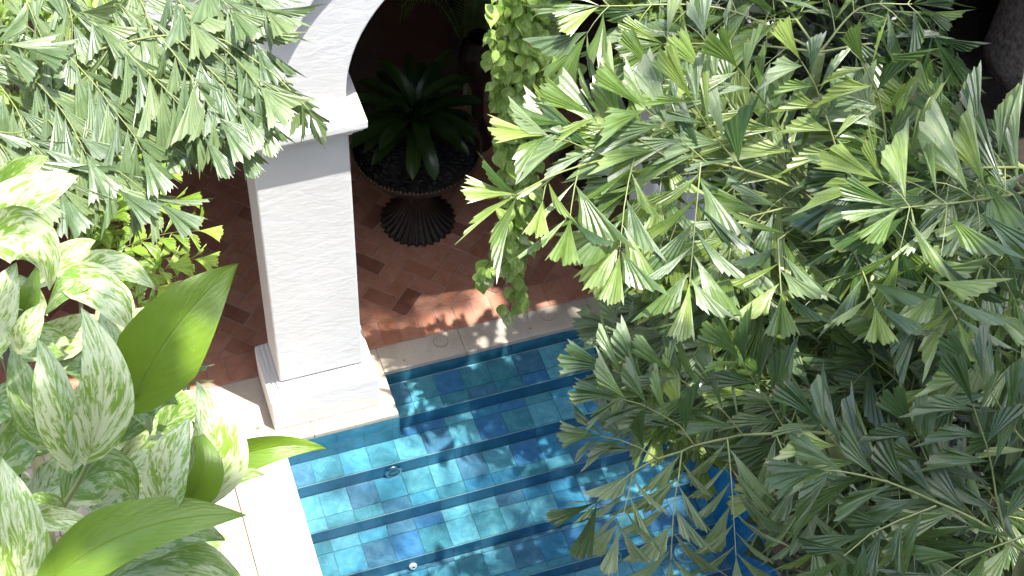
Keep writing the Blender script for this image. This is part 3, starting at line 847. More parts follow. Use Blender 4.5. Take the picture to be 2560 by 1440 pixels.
# ---- palm 1: the bright fronds that reach over the terrace
D1 = 6.3
c1 = at(2060, 520, 7.0)
palm1 = palm_plant((c1.x+0.25, c1.y+0.5, -0.05), c1, 'sunlit fishtail palm whose long fronds reach left over the terracotta terrace', group=PALM_GROUP)
f = Frond(palm1, 'mid')
rA = pxl([(2060, 520), (1985, 470), (1900, 437), (1820, 415), (1749, 403), (1665, 392), (1585, 391), (1531, 395), (1451, 414), (1367, 445), (1291, 487)], 7.0, 6.15)
f.stem(smooth_pts(rA, 2), 0.0075, 0.0028)
for (u, v), w, wg in (((1150, 462), 0.9, True), ((1152, 556), 0.8, False), ((1215, 640), 0.85, False), ((1205, 432), 0.7, False)):
    b = at(1293, 487, 6.15); d = at(u, v, 6.05)-b; f.leaf(b, d, d.length, w, face_n(b, j=0.1), wedge=wg)
f.branch(pxl([(1449, 414), (1436, 470), (1428, 520), (1425, 548)], 6.35, 6.2), 2, L_px(150, 6.3), 34, start=0.3)
f.branch(pxl([(1585, 395), (1571, 455), (1560, 520), (1553, 590), (1549, 630)], 6.45, 6.25), 4, L_px(150, 6.3), 33)
f.branch(pxl([(1752, 405), (1745, 480), (1737, 560), (1731, 630), (1724, 705)], 6.55, 6.25), 5, L_px(158, 6.3), 36)
f.branch(pxl([(1372, 443), (1362, 470), (1357, 500)], 6.3, 6.2), 1, L_px(120, 6.3), 30)
f.branch(pxl([(1660, 392), (1655, 430), (1650, 480)], 6.7, 6.6), 2, L_px(130, 6.6), 40)
f.branch(pxl([(1531, 395), (1480, 378), (1420, 352), (1360, 340)], 6.4, 6.2), 3, L_px(150, 6.3), 24, start=0.3)
f.branch(pxl([(1600, 390), (1540, 358), (1470, 322), (1420, 312)], 6.5, 6.3), 3, L_px(165, 6.4), 26)
f.branch(pxl([(1665, 392), (1600, 350), (1540, 312), (1490, 290)], 6.5, 6.35), 4, L_px(160, 6.4), 30)
f.branch(pxl([(1765, 405), (1715, 360), (1660, 310), (1610, 270)], 6.6, 6.4), 4, L_px(160, 6.4), 32)
f.branch(pxl([(1860, 425), (1810, 370), (1765, 310), (1730, 250)], 6.7, 6.5), 4, L_px(155, 6.5), 34)
f.build()
f = Frond(palm1, 'mid')
rB = pxl([(2060, 520), (2010, 430), (1962, 340), (1922, 275), (1872, 206), (1844, 169)], 7.0, 6.6)
f.branch(smooth_pts(rB, 2), 5, L_px(140, 6.7), 42, start=0.35, r0=0.006, nrm=face_n(rB[3], 0.3, 0.7, 0.05))
f.branch(pxl([(2060, 520), (1960, 400), (1880, 320), (1810, 240), (1760, 180)], 7.1, 6.8), 6, L_px(130, 6.8), 38, start=0.2, r0=0.006)
f.branch(pxl([(2060, 520), (1930, 400), (1800, 340), (1700, 250), (1640, 180)], 7.2, 6.9), 6, L_px(130, 6.9), 38, start=0.25, r0=0.006)
f.build()
f = Frond(palm1, 'mid')
f.branch(smooth_pts(pxl([(2130, 520), (2110, 430), (2090, 370), (2072, 312), (2050, 247), (2034, 205), (2003, 153)], 7.0, 6.6), 2), 5, L_px(118, 6.7), 44, start=0.32, r0=0.006, nrm=face_n(rB[3], 0.3, 0.7, 0.05), wx=1.25)
f.branch(smooth_pts(pxl([(2240, 520), (2222, 430), (2212, 316), (2197, 244), (2178, 200), (2160, 160)], 7.0, 6.6), 2), 4, L_px(120, 6.7), 44, start=0.45, r0=0.006, nrm=face_n(rB[3], 0.3, 0.7, 0.05), wx=1.25)
f.build()
f = Frond(palm1, 'mid')
f.branch(pxl([(2060, 520), (2000, 560), (1945, 600), (1948, 660), (1953, 735)], 7.0, 6.3), 4, L_px(160, 6.3), 38, start=0.45, r0=0.006)
f.branch(pxl([(2060, 520), (2110, 590), (2140, 640), (2165, 700), (2186, 765)], 6.9, 6.2), 4, L_px(150, 6.3), 38, start=0.35, r0=0.006)
f.branch(pxl([(2060, 520), (2200, 580), (2290, 660), (2350, 720), (2393, 800)], 6.9, 6.1), 6, L_px(150, 6.3), 38, start=0.3, r0=0.006)
f.branch(pxl([(2060, 520), (1960, 520), (1880, 540), (1830, 600), (1820, 660)], 7.0, 6.6), 5, L_px(140, 6.6), 38, start=0.35, r0=0.006)
f.build()
# ---- palm 2: the low frond over the pool
c2 = at(2080, 1085, 6.6)
palm2 = palm_plant((c2.x+0.2, c2.y+0.35, -0.05), c2, 'shaded fishtail palm with one long frond hanging its leaflets low over the pool steps', group=PALM_GROUP)
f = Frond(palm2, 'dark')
rF = pxl([(2080, 1085), (2000, 1080), (1939, 1084), (1857, 1088), (1818, 1096), (1736, 1114), (1704, 1129), (1644, 1147), (1583, 1180), (1540, 1215), (1493, 1254)], 6.6, 5.9)
f.stem(smooth_pts(rF, 2), 0.008, 0.0028)
b = at(1493, 1254, 5.9)
for (u, v), w, wg, ky in (((1372, 1310), 1.0, True, 'dark'), ((1460, 1405), 1.15, True, 'dark'), ((1433, 1250), 0.5, False, 'mid'), ((1455, 1300), 0.4, False, 'mid')):
    d = at(u, v, 5.85)-b; f.leaf(b, d, d.length*1.05, w, face_n(b, 0.3, 0.8, 0.1), ky, wedge=wg)
FN = dict(key='pale', jit=5, droop=0.05)
f.branch(pxl([(1583, 1180), (1572, 1230), (1562, 1270), (1550, 1318)], 6.05, 5.95), 4, L_px(120, 6), 34, start=0.05, **FN)
f.branch(pxl([(1704, 1129), (1697, 1190), (1688, 1240), (1683, 1290), (1677, 1400)], 6.15, 6.0), 5, L_px(128, 6.1), 35, start=0.05, **FN)
f.branch(pxl([(1818, 1096), (1824, 1150), (1829, 1210), (1834, 1290), (1840, 1390)], 6.25, 6.1), 6, L_px(132, 6.2), 36, start=0.05, **FN)
f.branch(pxl([(1939, 1084), (1962, 1140), (1990, 1205), (2015, 1270), (2030, 1340)], 6.4, 6.2), 5, L_px(130, 6.3), 36, start=0.05, **FN)
FU = dict(key='dark', jit=6, droop=0.0)
f.branch(pxl([(1644, 1147), (1600, 1120), (1550, 1100), (1500, 1090)], 6.1, 6.0), 3, L_px(110, 6.05), 30, start=0.3, **FU)
f.branch(pxl([(1736, 1114), (1700, 1065), (1650, 1035), (1600, 1010), (1545, 995)], 6.2, 6.0), 4, L_px(128, 6.1), 34, start=0.2, **FU)
f.branch(pxl([(1750, 1110), (1690, 1040), (1640, 985), (1590, 950), (1530, 925)], 6.3, 6.1), 4, L_px(140, 6.2), 34, start=0.3, **FU)
f.branch(pxl([(1857, 1088), (1810, 1030), (1750, 985), (1690, 940)], 6.35, 6.2), 4, L_px(140, 6.3), 36, start=0.1, **FU)
f.branch(pxl([(1965, 1080), (1930, 1020), (1890, 960), (1850, 900)], 6.5, 6.3), 4, L_px(140, 6.4), 36, start=0.1, **FU)
f.build()
# ---- palm 3: lower right
c3 = at(2570, 1385, 6.0)
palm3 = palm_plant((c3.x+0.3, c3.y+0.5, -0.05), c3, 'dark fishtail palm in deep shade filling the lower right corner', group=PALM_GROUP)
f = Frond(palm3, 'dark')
rH = pxl([(2570, 1385), (2515, 1350), (2440, 1300), (2340, 1255), (2220, 1205), (2110, 1180), (2062, 1176)], 6.0, 5.8)
f.branch(smooth_pts(rH, 2), 7, L_px(165, 5.9), 34, start=0.08, r0=0.007)
f.branch(pxl([(2515, 1345), (2490, 1240), (2480, 1170), (2465, 1110), (2432, 1012)], 6.0, 5.8), 5, L_px(140, 5.9), 42, start=0.15, r0=0.005)
f.branch(pxl([(2440, 1300), (2380, 1230), (2320, 1155), (2285, 1080)], 6.1, 5.9), 4, L_px(140, 5.9), 40, start=0.2, r0=0.005)
f.branch(pxl([(2340, 1265), (2250, 1300), (2175, 1335), (2110, 1390)], 5.9, 5.8), 5, L_px(130, 5.9), 34, start=0.1, r0=0.005)
f.branch(pxl([(2560, 1340), (2480, 1370), (2410, 1400), (2340, 1450)], 5.9, 5.8), 4, L_px(150, 5.9), 34, start=0.1, r0=0.005)
f.branch(pxl([(2220, 1205), (2150, 1160), (2090, 1110), (2050, 1060)], 6.0, 5.9), 4, L_px(150, 5.9), 36, start=0.1, r0=0.005)
f.branch(pxl([(2600, 1150), (2540, 1080), (2490, 1000), (2440, 930)], 6.1, 5.9), 5, L_px(140, 5.9), 40, start=0.1, r0=0.005)
f.build()

def auto_frond(palm, start, via, end, key, n_br, L, rn, nl=4, br_len=0.34, rr=0.008, up=0.55, cw=0.5, ang=38):
    """an arching frond between three points with side branches that droop"""
    f = Frond(palm, key, rn)
    P = smooth_pts([start, via, end], 6)
    f.stem(P, rr, rr*0.35)
    fn, LL = polyline(P)
    for i in range(n_br):
        t = 0.22+0.74*i/max(1, n_br-1)
        p, tg = fn(t)
        N = face_n(p, up, cw, 0.2, rn); N = (N-tg*N.dot(tg)).normalized()
        for sd in (1, -1):
            d = Quaternion(N, math.radians(rn.uniform(38, 62))*sd) @ tg
            bl = br_len*(1-0.45*t)*rn.uniform(0.8, 1.15)
            q = [p, p+d*bl*0.35, p+d*bl*0.7-UPV*bl*0.10, p+d*bl-UPV*bl*0.28]
            f.branch(q, max(2, int(nl*(1-0.35*t))), L*rn.uniform(0.85, 1.1), ang, key, True, 0.003, start=0.22)
    p, tg = fn(1.0)
    for a in (-0.5, 0.0, 0.5):
        N = face_n(p, up, cw, 0.1, rn)
        f.leaf(p, Quaternion(N, a) @ tg, L*0.92, 0.85, face_n(p, up, cw, 0.5, rn), key, wedge=True)
    f.build(); return f
r1 = random.Random(21)
def pxf(palm, a, b, c, key, n, Lp, nl=4, bl=None, up=0.55, cw=0.5, rn=r1, ang=38):
    (u0, v0, d0), (u1, v1, d1), (u2, v2, d2) = a, b, c
    Lp = Lp*1.22; nl = max(3, nl-1)
    return auto_frond(palm, at(u0, v0, d0), at(u1, v1, d1), at(u2, v2, d2), key, n, L_px(Lp, d2), rn, nl, bl or L_px(230, d2), up=up, cw=cw, ang=ang)
# fill of palm 1
pxf(palm1, (2060, 520, 7.2), (1850, 430, 7.0), (1600, 450, 7.0), 'mid', 4, 140)
pxf(palm1, (2060, 520, 7.2), (1900, 560, 7.1), (1700, 700, 7.2), 'mid', 5, 140)
# ---- palm 4: behind, top middle
c4 = at(2050, 130, 8.6)
palm4 = palm_plant((c4.x+0.1, c4.y+0.3, -0.05), c4, 'tall fishtail palm at the top centre right, behind the hanging vine', group=PALM_GROUP)
for a in (((2050, 130, 8.6), (1800, 20, 8.8), (1500, 15, 8.7), 'mid', 5, 120),
          ((2050, 130, 8.6), (1850, 110, 8.8), (1660, 110, 8.7), 'mid', 4, 120),
          ((2050, 130, 8.6), (1900, -40, 8.8), (1650, -70, 8.8), 'mid', 5, 120),
          ((2050, 130, 8.6), (2150, 20, 8.6), (2280, 10, 8.6), 'dark', 4, 110),
          ((2050, 130, 8.6), (2200, 110, 8.6), (2330, 160, 8.7), 'dark', 4, 110)):
    pxf(palm4, *a, nl=4, bl=L_px(170, 8.2))
# ---- palm 5: far right, mid height
c5 = at(2620, 420, 7.2)
palm5 = palm_plant((c5.x+0.1, c5.y+0.3, -0.05), c5, 'bright fishtail palm at the right edge, in front of the mottled trunk', group=PALM_GROUP)
for a in (((2620, 440, 7.2), (2450, 380, 7.0), (2240, 360, 6.9), 'mid', 4, 150),
          ((2620, 420, 7.2), (2440, 420, 6.8), (2180, 440, 6.7), 'dark', 6, 160),
          ((2620, 470, 7.2), (2450, 500, 6.6), (2250, 520, 6.4), 'mid', 6, 160),
          ((2620, 520, 7.2), (2480, 620, 6.6), (2420, 760, 6.4), 'mid', 5, 160),
          ((2620, 520, 7.2), (2560, 700, 6.6), (2540, 900, 6.4), 'dark', 5, 150)):
    pxf(palm5, *a)
# ---- palm 6: middle mass under palm 1
c6 = at(2330, 760, 7.6)
palm6 = palm_plant((c6.x+0.1, c6.y+0.4, -0.05), c6, 'leafy fishtail palm in the middle of the mass, partly shaded, behind the broad hanging leaflets', group=PALM_GROUP)
for a in (((2330, 760, 7.6), (2100, 640, 7.3), (1880, 680, 7.2), 'mid', 6, 130),
          ((2330, 760, 7.6), (2060, 760, 7.3), (1800, 860, 7.2), 'pale', 6, 130),
          ((2330, 760, 7.6), (2120, 800, 7.3), (1960, 960, 7.1), 'mid', 5, 130),
          ((2330, 760, 7.6), (2260, 640, 7.5), (2100, 590, 7.4), 'mid', 5, 130),
          ((2330, 760, 7.6), (2450, 700, 7.4), (2560, 780, 7.2), 'dark', 4, 130)):
    pxf(palm6, *a)
# ---- palm 7: low shaded mass
c7 = at(2330, 1080, 7.2)
palm7 = palm_plant((c7.x+0.1, c7.y+0.4, -0.05), c7, 'low shaded fishtail palm between the pool edge and the darkest fronds', group=PALM_GROUP)
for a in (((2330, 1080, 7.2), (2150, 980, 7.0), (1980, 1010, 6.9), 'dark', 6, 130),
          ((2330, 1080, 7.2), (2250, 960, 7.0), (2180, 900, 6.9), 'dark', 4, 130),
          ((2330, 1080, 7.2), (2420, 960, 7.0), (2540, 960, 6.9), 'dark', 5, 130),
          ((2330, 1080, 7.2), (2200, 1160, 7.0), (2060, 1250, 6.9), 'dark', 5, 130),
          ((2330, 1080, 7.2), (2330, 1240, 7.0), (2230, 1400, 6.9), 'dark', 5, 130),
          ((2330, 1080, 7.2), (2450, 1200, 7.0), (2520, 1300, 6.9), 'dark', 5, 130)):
    pxf(palm7, *a)
# ---- palm 8: the small leafy one at the pool corner
c8 = at(1800, 880, 8.2)
palm8 = palm_plant((c8.x+0.05, c8.y+0.2, -0.05), c8, 'pale young fishtail palm rising at the far pool corner beside the coping', group=PALM_GROUP, r=0.03)
for a in (((1800, 880, 8.2), (1710, 830, 7.9), (1600, 850, 7.7), 'pale', 5, 105),
          ((1800, 880, 8.2), (1720, 900, 7.9), (1640, 960, 7.7), 'mid', 5, 105),
          ((1800, 880, 8.2), (1760, 760, 8.0), (1640, 700, 7.9), 'pale', 5, 105),
          ((1800, 880, 8.2), (1880, 780, 8.0), (1900, 640, 7.9), 'pale', 4, 105),
          ((1800, 880, 8.2), (1760, 960, 7.9), (1700, 1040, 7.7), 'mid', 5, 105)):
    pxf(palm8, *a, nl=3, bl=L_px(140, 7.8))

# ---- deep undergrowth behind the palms, one mass nobody could count
def scatter_mass(name, label, cat, regions, key_mats, seed, Lpx, count, loc, group=None):
    """leaf fans gathered in one mesh"""
    r = random.Random(seed)
    src = [fan_mesh(900+i, 0.22+0.04*i, 0.2, None, nray=2, droop=0.1) for i in range(3)]
    src = [([v.co.copy() for v in me.vertices], [tuple(p.vertices) for p in me.polygons], [tuple(me.uv_layers[0].data[0].uv)]) for me in src]
    V = []; F = []
    for (u0, u1, v0, v1, d0, d1, n) in regions:
        for _ in range(n):
            p = at(r.uniform(u0, u1), r.uniform(v0, v1), r.uniform(d0, d1))
            a = r.uniform(0, 2*math.pi)
            d = (AX_R*math.cos(a)+AX_D*math.sin(a)+AX_F*r.uniform(-0.5, 0.5)-UPV*0.3).normalized()
            n_ = face_n(p, 0.5, 0.5, 0.6, r); n_ = (n_-d*n_.dot(d)).normalized(); x = d.cross(n_)
            L = L_px(Lpx, d0)*r.uniform(0.7, 1.2)
            vs, fs, _u = r.choice(src)
            b = len(V)
            for c in vs: V.append(p+x*(c.x*L)+d*(c.y*L)+n_*(c.z*L))
            for q in fs: F.append(tuple(i+b for i in q))
    root = Vector(loc)
    me = mesh_of(name, [v-root for v in V], F, key_mats)
    uvl = me.uv_layers.new(name='UVMap')
    o = obj(name, me, None, Matrix.Translation(root))
    return tag(o, label, cat, group, 'stuff')
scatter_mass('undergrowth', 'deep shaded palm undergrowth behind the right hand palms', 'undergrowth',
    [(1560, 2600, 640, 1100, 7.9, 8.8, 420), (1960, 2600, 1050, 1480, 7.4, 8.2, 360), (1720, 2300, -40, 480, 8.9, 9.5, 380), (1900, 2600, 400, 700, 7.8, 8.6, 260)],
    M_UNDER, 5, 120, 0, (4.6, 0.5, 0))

# ---- big mottled trunk and dark garden wall at the upper right
tb = on_y(2560, 330, 1.6)
tr = empty('tree', (tb.x+0.35, 1.9, -0.05), 'thick tree with mottled grey brown bark at the top right corner', 'tree')
pts = [Vector((tb.x+0.30, 1.9, -0.05)), Vector((tb.x+0.28, 1.88, 0.8)), Vector((tb.x+0.22, 1.8, 2.0)), Vector((tb.x+0.22, 1.78, 3.2)), Vector((tb.x+0.3, 1.8, 5.0)), Vector((tb.x+0.5, 1.9, 7.5))]
MB().tube(smooth_pts(pts, 5), 0.62, 0.42, 28, cap=True).build('trunk', M_BARK, tr, True)
gw = empty('garden_wall', (6.5, 3.2, 0), 'rough dark brown garden wall behind the palms at the upper right', 'wall')
MB().box(3.75, 12.0, 3.0, 3.3, -0.05, 4.2).build('wall_face', mat_simple('rough earth wall', (0.085, 0.062, 0.045), 0.95, bump=1.0, bscale=7, var=0.6, vscale=5), gw)

# ================================================================== left palm (drooping grey green)
c9 = at(-120, 260, 7.6)
palm9 = palm_plant((c9.x-0.3, c9.y+0.3, -0.05), c9, 'drooping grey green fishtail palm hanging across the white capital from the upper left', group=None)
f = Frond(palm9, 'pale', random.Random(5))
r9 = pxl([(-120, 260), (0, 214), (116, 169), (176, 144), (253, 123), (299, 109), (373, 93), (429, 88), (489, 84), (563, 102), (633, 148), (686, 186), (738, 239), (773, 274)], 7.6, 7.3)
f.stem(smooth_pts(r9, 2), 0.009, 0.002)
DR = dict(ang=28, droop=0.42, jit=9, start=0.10, wx=1.05)
def hang(pts, n, Lp, d=7.35, **kw):
    a = dict(DR); a.update(kw); f.branch(smooth_pts(pxl(pts, d+0.05, d-0.1), 2), n, L_px(Lp*1.3, d), **a)
hang([(0, 214), (40, 270), (70, 340), (90, 400)], 5, 100)
hang([(75, 186), (110, 225), (150, 270), (185, 325), (215, 385)], 6, 100)
hang([(176, 144), (225, 197), (264, 246), (299, 292), (334, 338), (354, 376)], 7, 100)
hang([(299, 109), (335, 150), (380, 190), (425, 235), (470, 290), (505, 335)], 7, 100)
hang([(340, 100), (400, 150), (450, 190), (500, 240), (560, 310), (585, 345)], 7, 92, 7.45)
hang([(429, 88), (480, 130), (520, 170), (560, 210), (590, 260)], 6, 98)
hang([(520, 90), (570, 130), (615, 175), (650, 220)], 5, 92)
hang([(176, 144), (150, 190), (140, 250), (150, 300)], 5, 95, 7.5)
hang([(253, 123), (240, 180), (250, 240), (270, 300), (280, 350)], 6, 100, 7.5)
hang([(250, -30), (270, 10), (290, 50), (300, 90)], 4, 95, 7.6)
hang([(330, -40), (350, 0), (370, 40), (380, 80)], 4, 95, 7.6)
hang([(420, -40), (440, -10), (460, 20), (475, 50)], 4, 95, 7.5)
hang([(150, -30), (170, 10), (180, 50), (180, 100)], 4, 95, 7.6)
hang([(50, -30), (70, 10), (90, 60), (110, 110)], 4, 95, 7.6)
hang([(520, -50), (540, -20), (560, 5), (575, 25)], 3, 95, 7.5)
hang([(60, 195), (90, 250), (115, 310), (135, 360)], 5, 100, 7.45)
hang([(220, 135), (270, 180), (310, 225), (350, 285), (385, 330)], 6, 98, 7.55)
hang([(400, 92), (440, 140), (475, 190), (515, 250), (550, 300)], 6, 96, 7.3)
hang([(470, 86), (530, 125), (575, 170), (610, 220), (640, 280)], 6, 92, 7.4)
hang([(340, 100), (330, 150), (360, 210), (400, 270), (430, 320)], 6, 98, 7.6)
for i in range(15):                       # end leaflets straight off the rachis
    t = 0.62+0.38*i/14
    fn, LL = polyline(r9); p, tg = fn(t)
    for sd in (1, -1):
        N = face_n(p, 0.5, 0.6, 0.1)
        d = (Quaternion((N-tg*N.dot(tg)).normalized(), -sd*0.5) @ tg)*0.5-UPV*0.75
        f.leaf(p, d, L_px(95, 7.3), 0.8, N)
f.build()
f = Frond(palm9, 'pale', random.Random(6))
r10 = pxl([(-120, 260), (60, 180), (240, 110), (373, 93), (430, 45), (490, 5), (560, -30), (640, -30), (720, 10)], 7.7, 7.5)
f.stem(smooth_pts(r10, 2), 0.008, 0.002)
hang([(400, 70), (450, 90), (500, 130), (545, 180)], 5, 92, 7.55)
hang([(470, 15), (520, 50), (560, 95), (600, 140)], 5, 95, 7.5)
hang([(530, -15), (580, 20), (615, 60), (640, 110)], 5, 95, 7.5)
hang([(600, -30), (640, 0), (665, 25)], 3, 90, 7.5)
hang([(220, 130), (230, 70), (250, 20), (300, 10), (340, 60)], 5, 85, 7.6)
hang([(120, 160), (100, 100), (60, 60), (20, 70)], 5, 90, 7.6)
hang([(160, 150), (170, 80), (200, 30), (240, 60)], 4, 90, 7.6)
f.build()
f = Frond(palm9, 'pale', random.Random(8))
r11 = pxl([(-120, 260), (-60, 300), (0, 330), (60, 330), (120, 300)], 7.5, 7.2)
f.stem(smooth_pts(r11, 2), 0.007, 0.002)
hang([(-40, 310), (0, 360), (30, 410), (60, 460)], 5, 105, 7.2)
hang([(40, 330), (90, 370), (130, 420), (150, 470)], 5, 105, 7.25)
hang([(120, 300), (180, 360), (230, 420), (290, 470)], 5, 100, 7.3)
hang([(180, 330), (240, 400), (300, 430), (350, 470), (390, 500)], 5, 105, 7.3)
hang([(-100, 200), (-40, 130), (10, 110), (60, 120)], 5, 95, 7.4)
f.build()

# ================================================================== lime green young palm below it
c12 = at(200, 720, 9.4)
palm12 = palm_plant((c12.x-0.1, c12.y+0.1, -0.05), c12, 'small lime green fishtail palm against the dark arch, left of the pillar', r=0.02)
f = Frond(palm12, 'lime', random.Random(9))
def lime(pts, n, Lp, d=9.4, **kw):
    Lp = Lp*1.12
    a = dict(ang=34, droop=0.08, jit=5, start=0.25, wx=1.75, r0=0.0025); a.update(kw)
    f.branch(smooth_pts(pxl(pts, d+0.1, d-0.05), 2), n, L_px(Lp, d), **a)
lime([(200, 720), (260, 650), (316, 616), (387, 591), (440, 580), (495, 577)], 7, 56)
lime([(200, 720), (290, 650), (375, 648), (430, 645), (485, 648)], 6, 56)
lime([(200, 720), (270, 600), (315, 550), (350, 530), (400, 505), (445, 498)], 7, 54)
lime([(200, 720), (300, 690), (360, 690), (420, 670)], 5, 56)
lime([(200, 720), (250, 560), (300, 500), (350, 460), (400, 440)], 6, 54)
lime([(200, 720), (230, 560), (260, 480), (320, 430)], 6, 54)
lime([(200, 720), (240, 650), (290, 720), (350, 760)], 5, 60)
lime([(200, 720), (200, 640), (230, 590), (260, 560)], 5, 60)
lime([(200, 720), (250, 700), (310, 640), (380, 700), (395, 720)], 5, 56)
lime([(200, 720), (170, 620), (200, 540), (260, 520)], 5, 60)
f.build()
# a spray of the same kind low by the coping
f = Frond(palm12, 'mid', random.Random(10))
f.branch(pxl([(330, 900), (400, 900), (450, 920), (480, 950)], 9.9, 9.8), 4, L_px(60, 9.9), 36, key='pale', start=0.3, r0=0.002)
f.build()

# ================================================================== hanging vines (pothos)
def heart_mesh(mat, seed, fold=0.12, bend=0.25, n=9, m=3):
    """small heart leaf, unit length along +Y"""
    r = random.Random(seed)
    V = []; F = []; UV = []
    prof = [0.0, 0.56, 0.84, 0.92, 0.86, 0.72, 0.52, 0.30, 0.12, 0.0]
    for i in range(n+1):
        t = i/n; w = prof[i]*0.47
        for j in range(-m, m+1):
            s = j/m
            back = -0.10*abs(s)*max(0, 1-t*4)
            x = s*w; y = t+back+(0.02*r.uniform(-1, 1) if abs(j) == m else 0)
            z = fold*abs(s)*math.sin(math.pi*min(1, t*1.1))*0.8-bend*t*t+0.01*r.uniform(-1, 1)
            V.append((x, y, z)); UV.append((0.5+0.5*s, t))
    k = 2*m+1
    for i in range(n):
        for j in range(2*m): F.append((i*k+j, i*k+j+1, (i+1)*k+j+1, (i+1)*k+j))
    return mesh_of('leaf', V, F, mat, True, UV)
HEARTS = [heart_mesh(M_VINE, i, 0.05+0.05*i, 0.1+0.08*i) for i in range(5)]
HEARTG = [heart_mesh(M_GREENLEAF, 20+i, 0.08, 0.12) for i in range(2)]
HEARTV = [heart_mesh(M_VAR, 30+i, 0.08, 0.15) for i in range(3)]
def vine_curtain(name, label, strands, plane_y, n_leaf, Lpx, rn, loc, mats, dj=0.12, cat='vine', back=0):
    root = empty(name, loc, label, cat)
    ms = MB()
    fs = []
    for pts in strands:
        P = smooth_pts([on_y(u, v, plane_y+rn.uniform(-dj, dj)) for u, v in pts], 4)
        ms.tube(P, 0.0035, 0.0022, 5, cap=False); fs.append((polyline(P)[0], polyline(P)[1]))
    ms.build('runner', M_WOODY, root, True)
    tot = sum(l for _, l in fs)
    pet = MB()
    for fn, l in fs:
        k = int(n_leaf*l/tot)
        for i in range(k):
            t = (i+rn.random())/k
            p, tg = fn(min(1, t))
            a = rn.uniform(0, 2*math.pi)
            off = (AX_R*math.cos(a)*1.0+Vector((0, -1, 0))*(0.75+0.5*math.sin(a))+UPV*rn.uniform(-0.2, 0.6)).normalized()
            q = p+off*rn.uniform(0.02, 0.085)
            pet.tube([p, p.lerp(q, 0.5)+UPV*0.008, q], 0.0012, 0.0010, 3, cap=False)
            L = Lpx/FPX*(q-CAM).dot(AX_F)*rn.uniform(0.72, 1.25)
            d = (-UPV*rn.uniform(0.4, 1.0)+Vector((0, -1, 0))*rn.uniform(0.1, 0.9)+AX_R*rn.uniform(-0.75, 0.75)).normalized()
            N = (off*0.5+face_n(q, 0.6, 0.6, 0.7, rn)).normalized()
            leaf_obj('leaf', rn.choice(mats), root, q, d, N, L*1.08, rn.uniform(0.7, 0.98))
    if back:
        bk = []
        for _ in range(back):
            fn, l = rn.choices(fs, weights=[q[1] for q in fs])[0]
            p, tg = fn(rn.random()**1.25*0.8)
            bk.append(p+Vector((rn.uniform(-0.05, 0.05), rn.uniform(-0.02, 0.06), 0)))
        bm_ = MB(); UVs = []
        for q in bk:
            me = rn.choice(mats)
            L = Lpx/FPX*(q-CAM).dot(AX_F)*rn.uniform(0.7, 1.1)
            d = (-UPV+AX_R*rn.uniform(-0.8, 0.8)+Vector((0, -0.4, 0))).normalized(); N = face_n(q, 0.6, 0.6, 0.6, rn); N = (N-d*N.dot(d)).normalized(); x = d.cross(N)
            bm_.add([q+x*(v.co.x*L)+d*(v.co.y*L)+N*(v.co.z*L) for v in me.vertices], [tuple(f_.vertices) for f_ in me.polygons])
            ul = me.uv_layers[0].data; tmp = {}
            for f_ in me.polygons:
                for li_, vi in zip(f_.loop_indices, f_.vertices): tmp[vi] = tuple(ul[li_].uv)
            k_ = rn.uniform(0, 3); UVs += [(tmp[i][0], tmp[i][1]+0*k_) for i in range(len(me.vertices))]
        o0 = WM[root.name].translation
        tag(obj('inner_leaves', mesh_of('inner_leaves', [v-o0 for v in bm_.v], bm_.f, mats[0].materials[0], True, UVs), root, Matrix.Translation(o0)), kind='stuff')
    tag(pet.build('petioles', M_VSTEM, root), kind='stuff')
    return root
rv = random.Random(33)
st = []
for i in range(9):
    x0 = 1245+i*18
    xe = 1250+i*11+rv.uniform(-8, 8)
    ln = (400, 520, 640, 700, 690, 560, 420, 330, 290)[i]
    st.append([(x0, -40), (x0+rv.uniform(-6, 6)-4, ln*0.33), ((x0+xe)/2+rv.uniform(-6, 6), ln*0.66), (xe, ln)])
st.append([(1290, 560), (1283, 640), (1290, 700), (1275, 770)])
st.append([(1300, 500), (1240, 620), (1215, 670), (1190, 700)])
vt = on_y(1300, 0, -0.12)
vine_curtain('hanging_vine', 'long curtain of small heart shaped pothos leaves hanging in front of the dark arch', st, -0.12, 292, 41, rv,
             (vt.x, -0.12, 0.6), HEARTS+HEARTS+HEARTV[:1], back=330)
st = [[(1395, 90), (1425, 120), (1440, 160), (1435, 200), (1405, 215)], [(1372, 180), (1400, 225), (1425, 235), (1444, 205)]]
vine_curtain('vine_tendril', 'short loose pothos tendril with a few leaves at the right of the hanging curtain', st, -0.10, 11, 34, rv, (vt.x+0.3, -0.10, 2.5), HEARTS[:3])
# climbing vine in the upper left background
st = []
for i in range(13):
    x0 = -20+i*27
    st.append([(x0, -30), (x0+rv.uniform(-15, 15), 130), (x0+rv.uniform(-20, 20), 300), (x0+rv.uniform(-20, 20)-5, 430+rv.uniform(-40, 60))])
vl = on_y(100, 300, -0.35)
vine_curtain('climbing_vine', 'yellow green climbing pothos behind the drooping palm at the upper left', st, -0.35, 290, 38, rv, (vl.x, -0.35, 0.6), HEARTS+HEARTG, back=260)

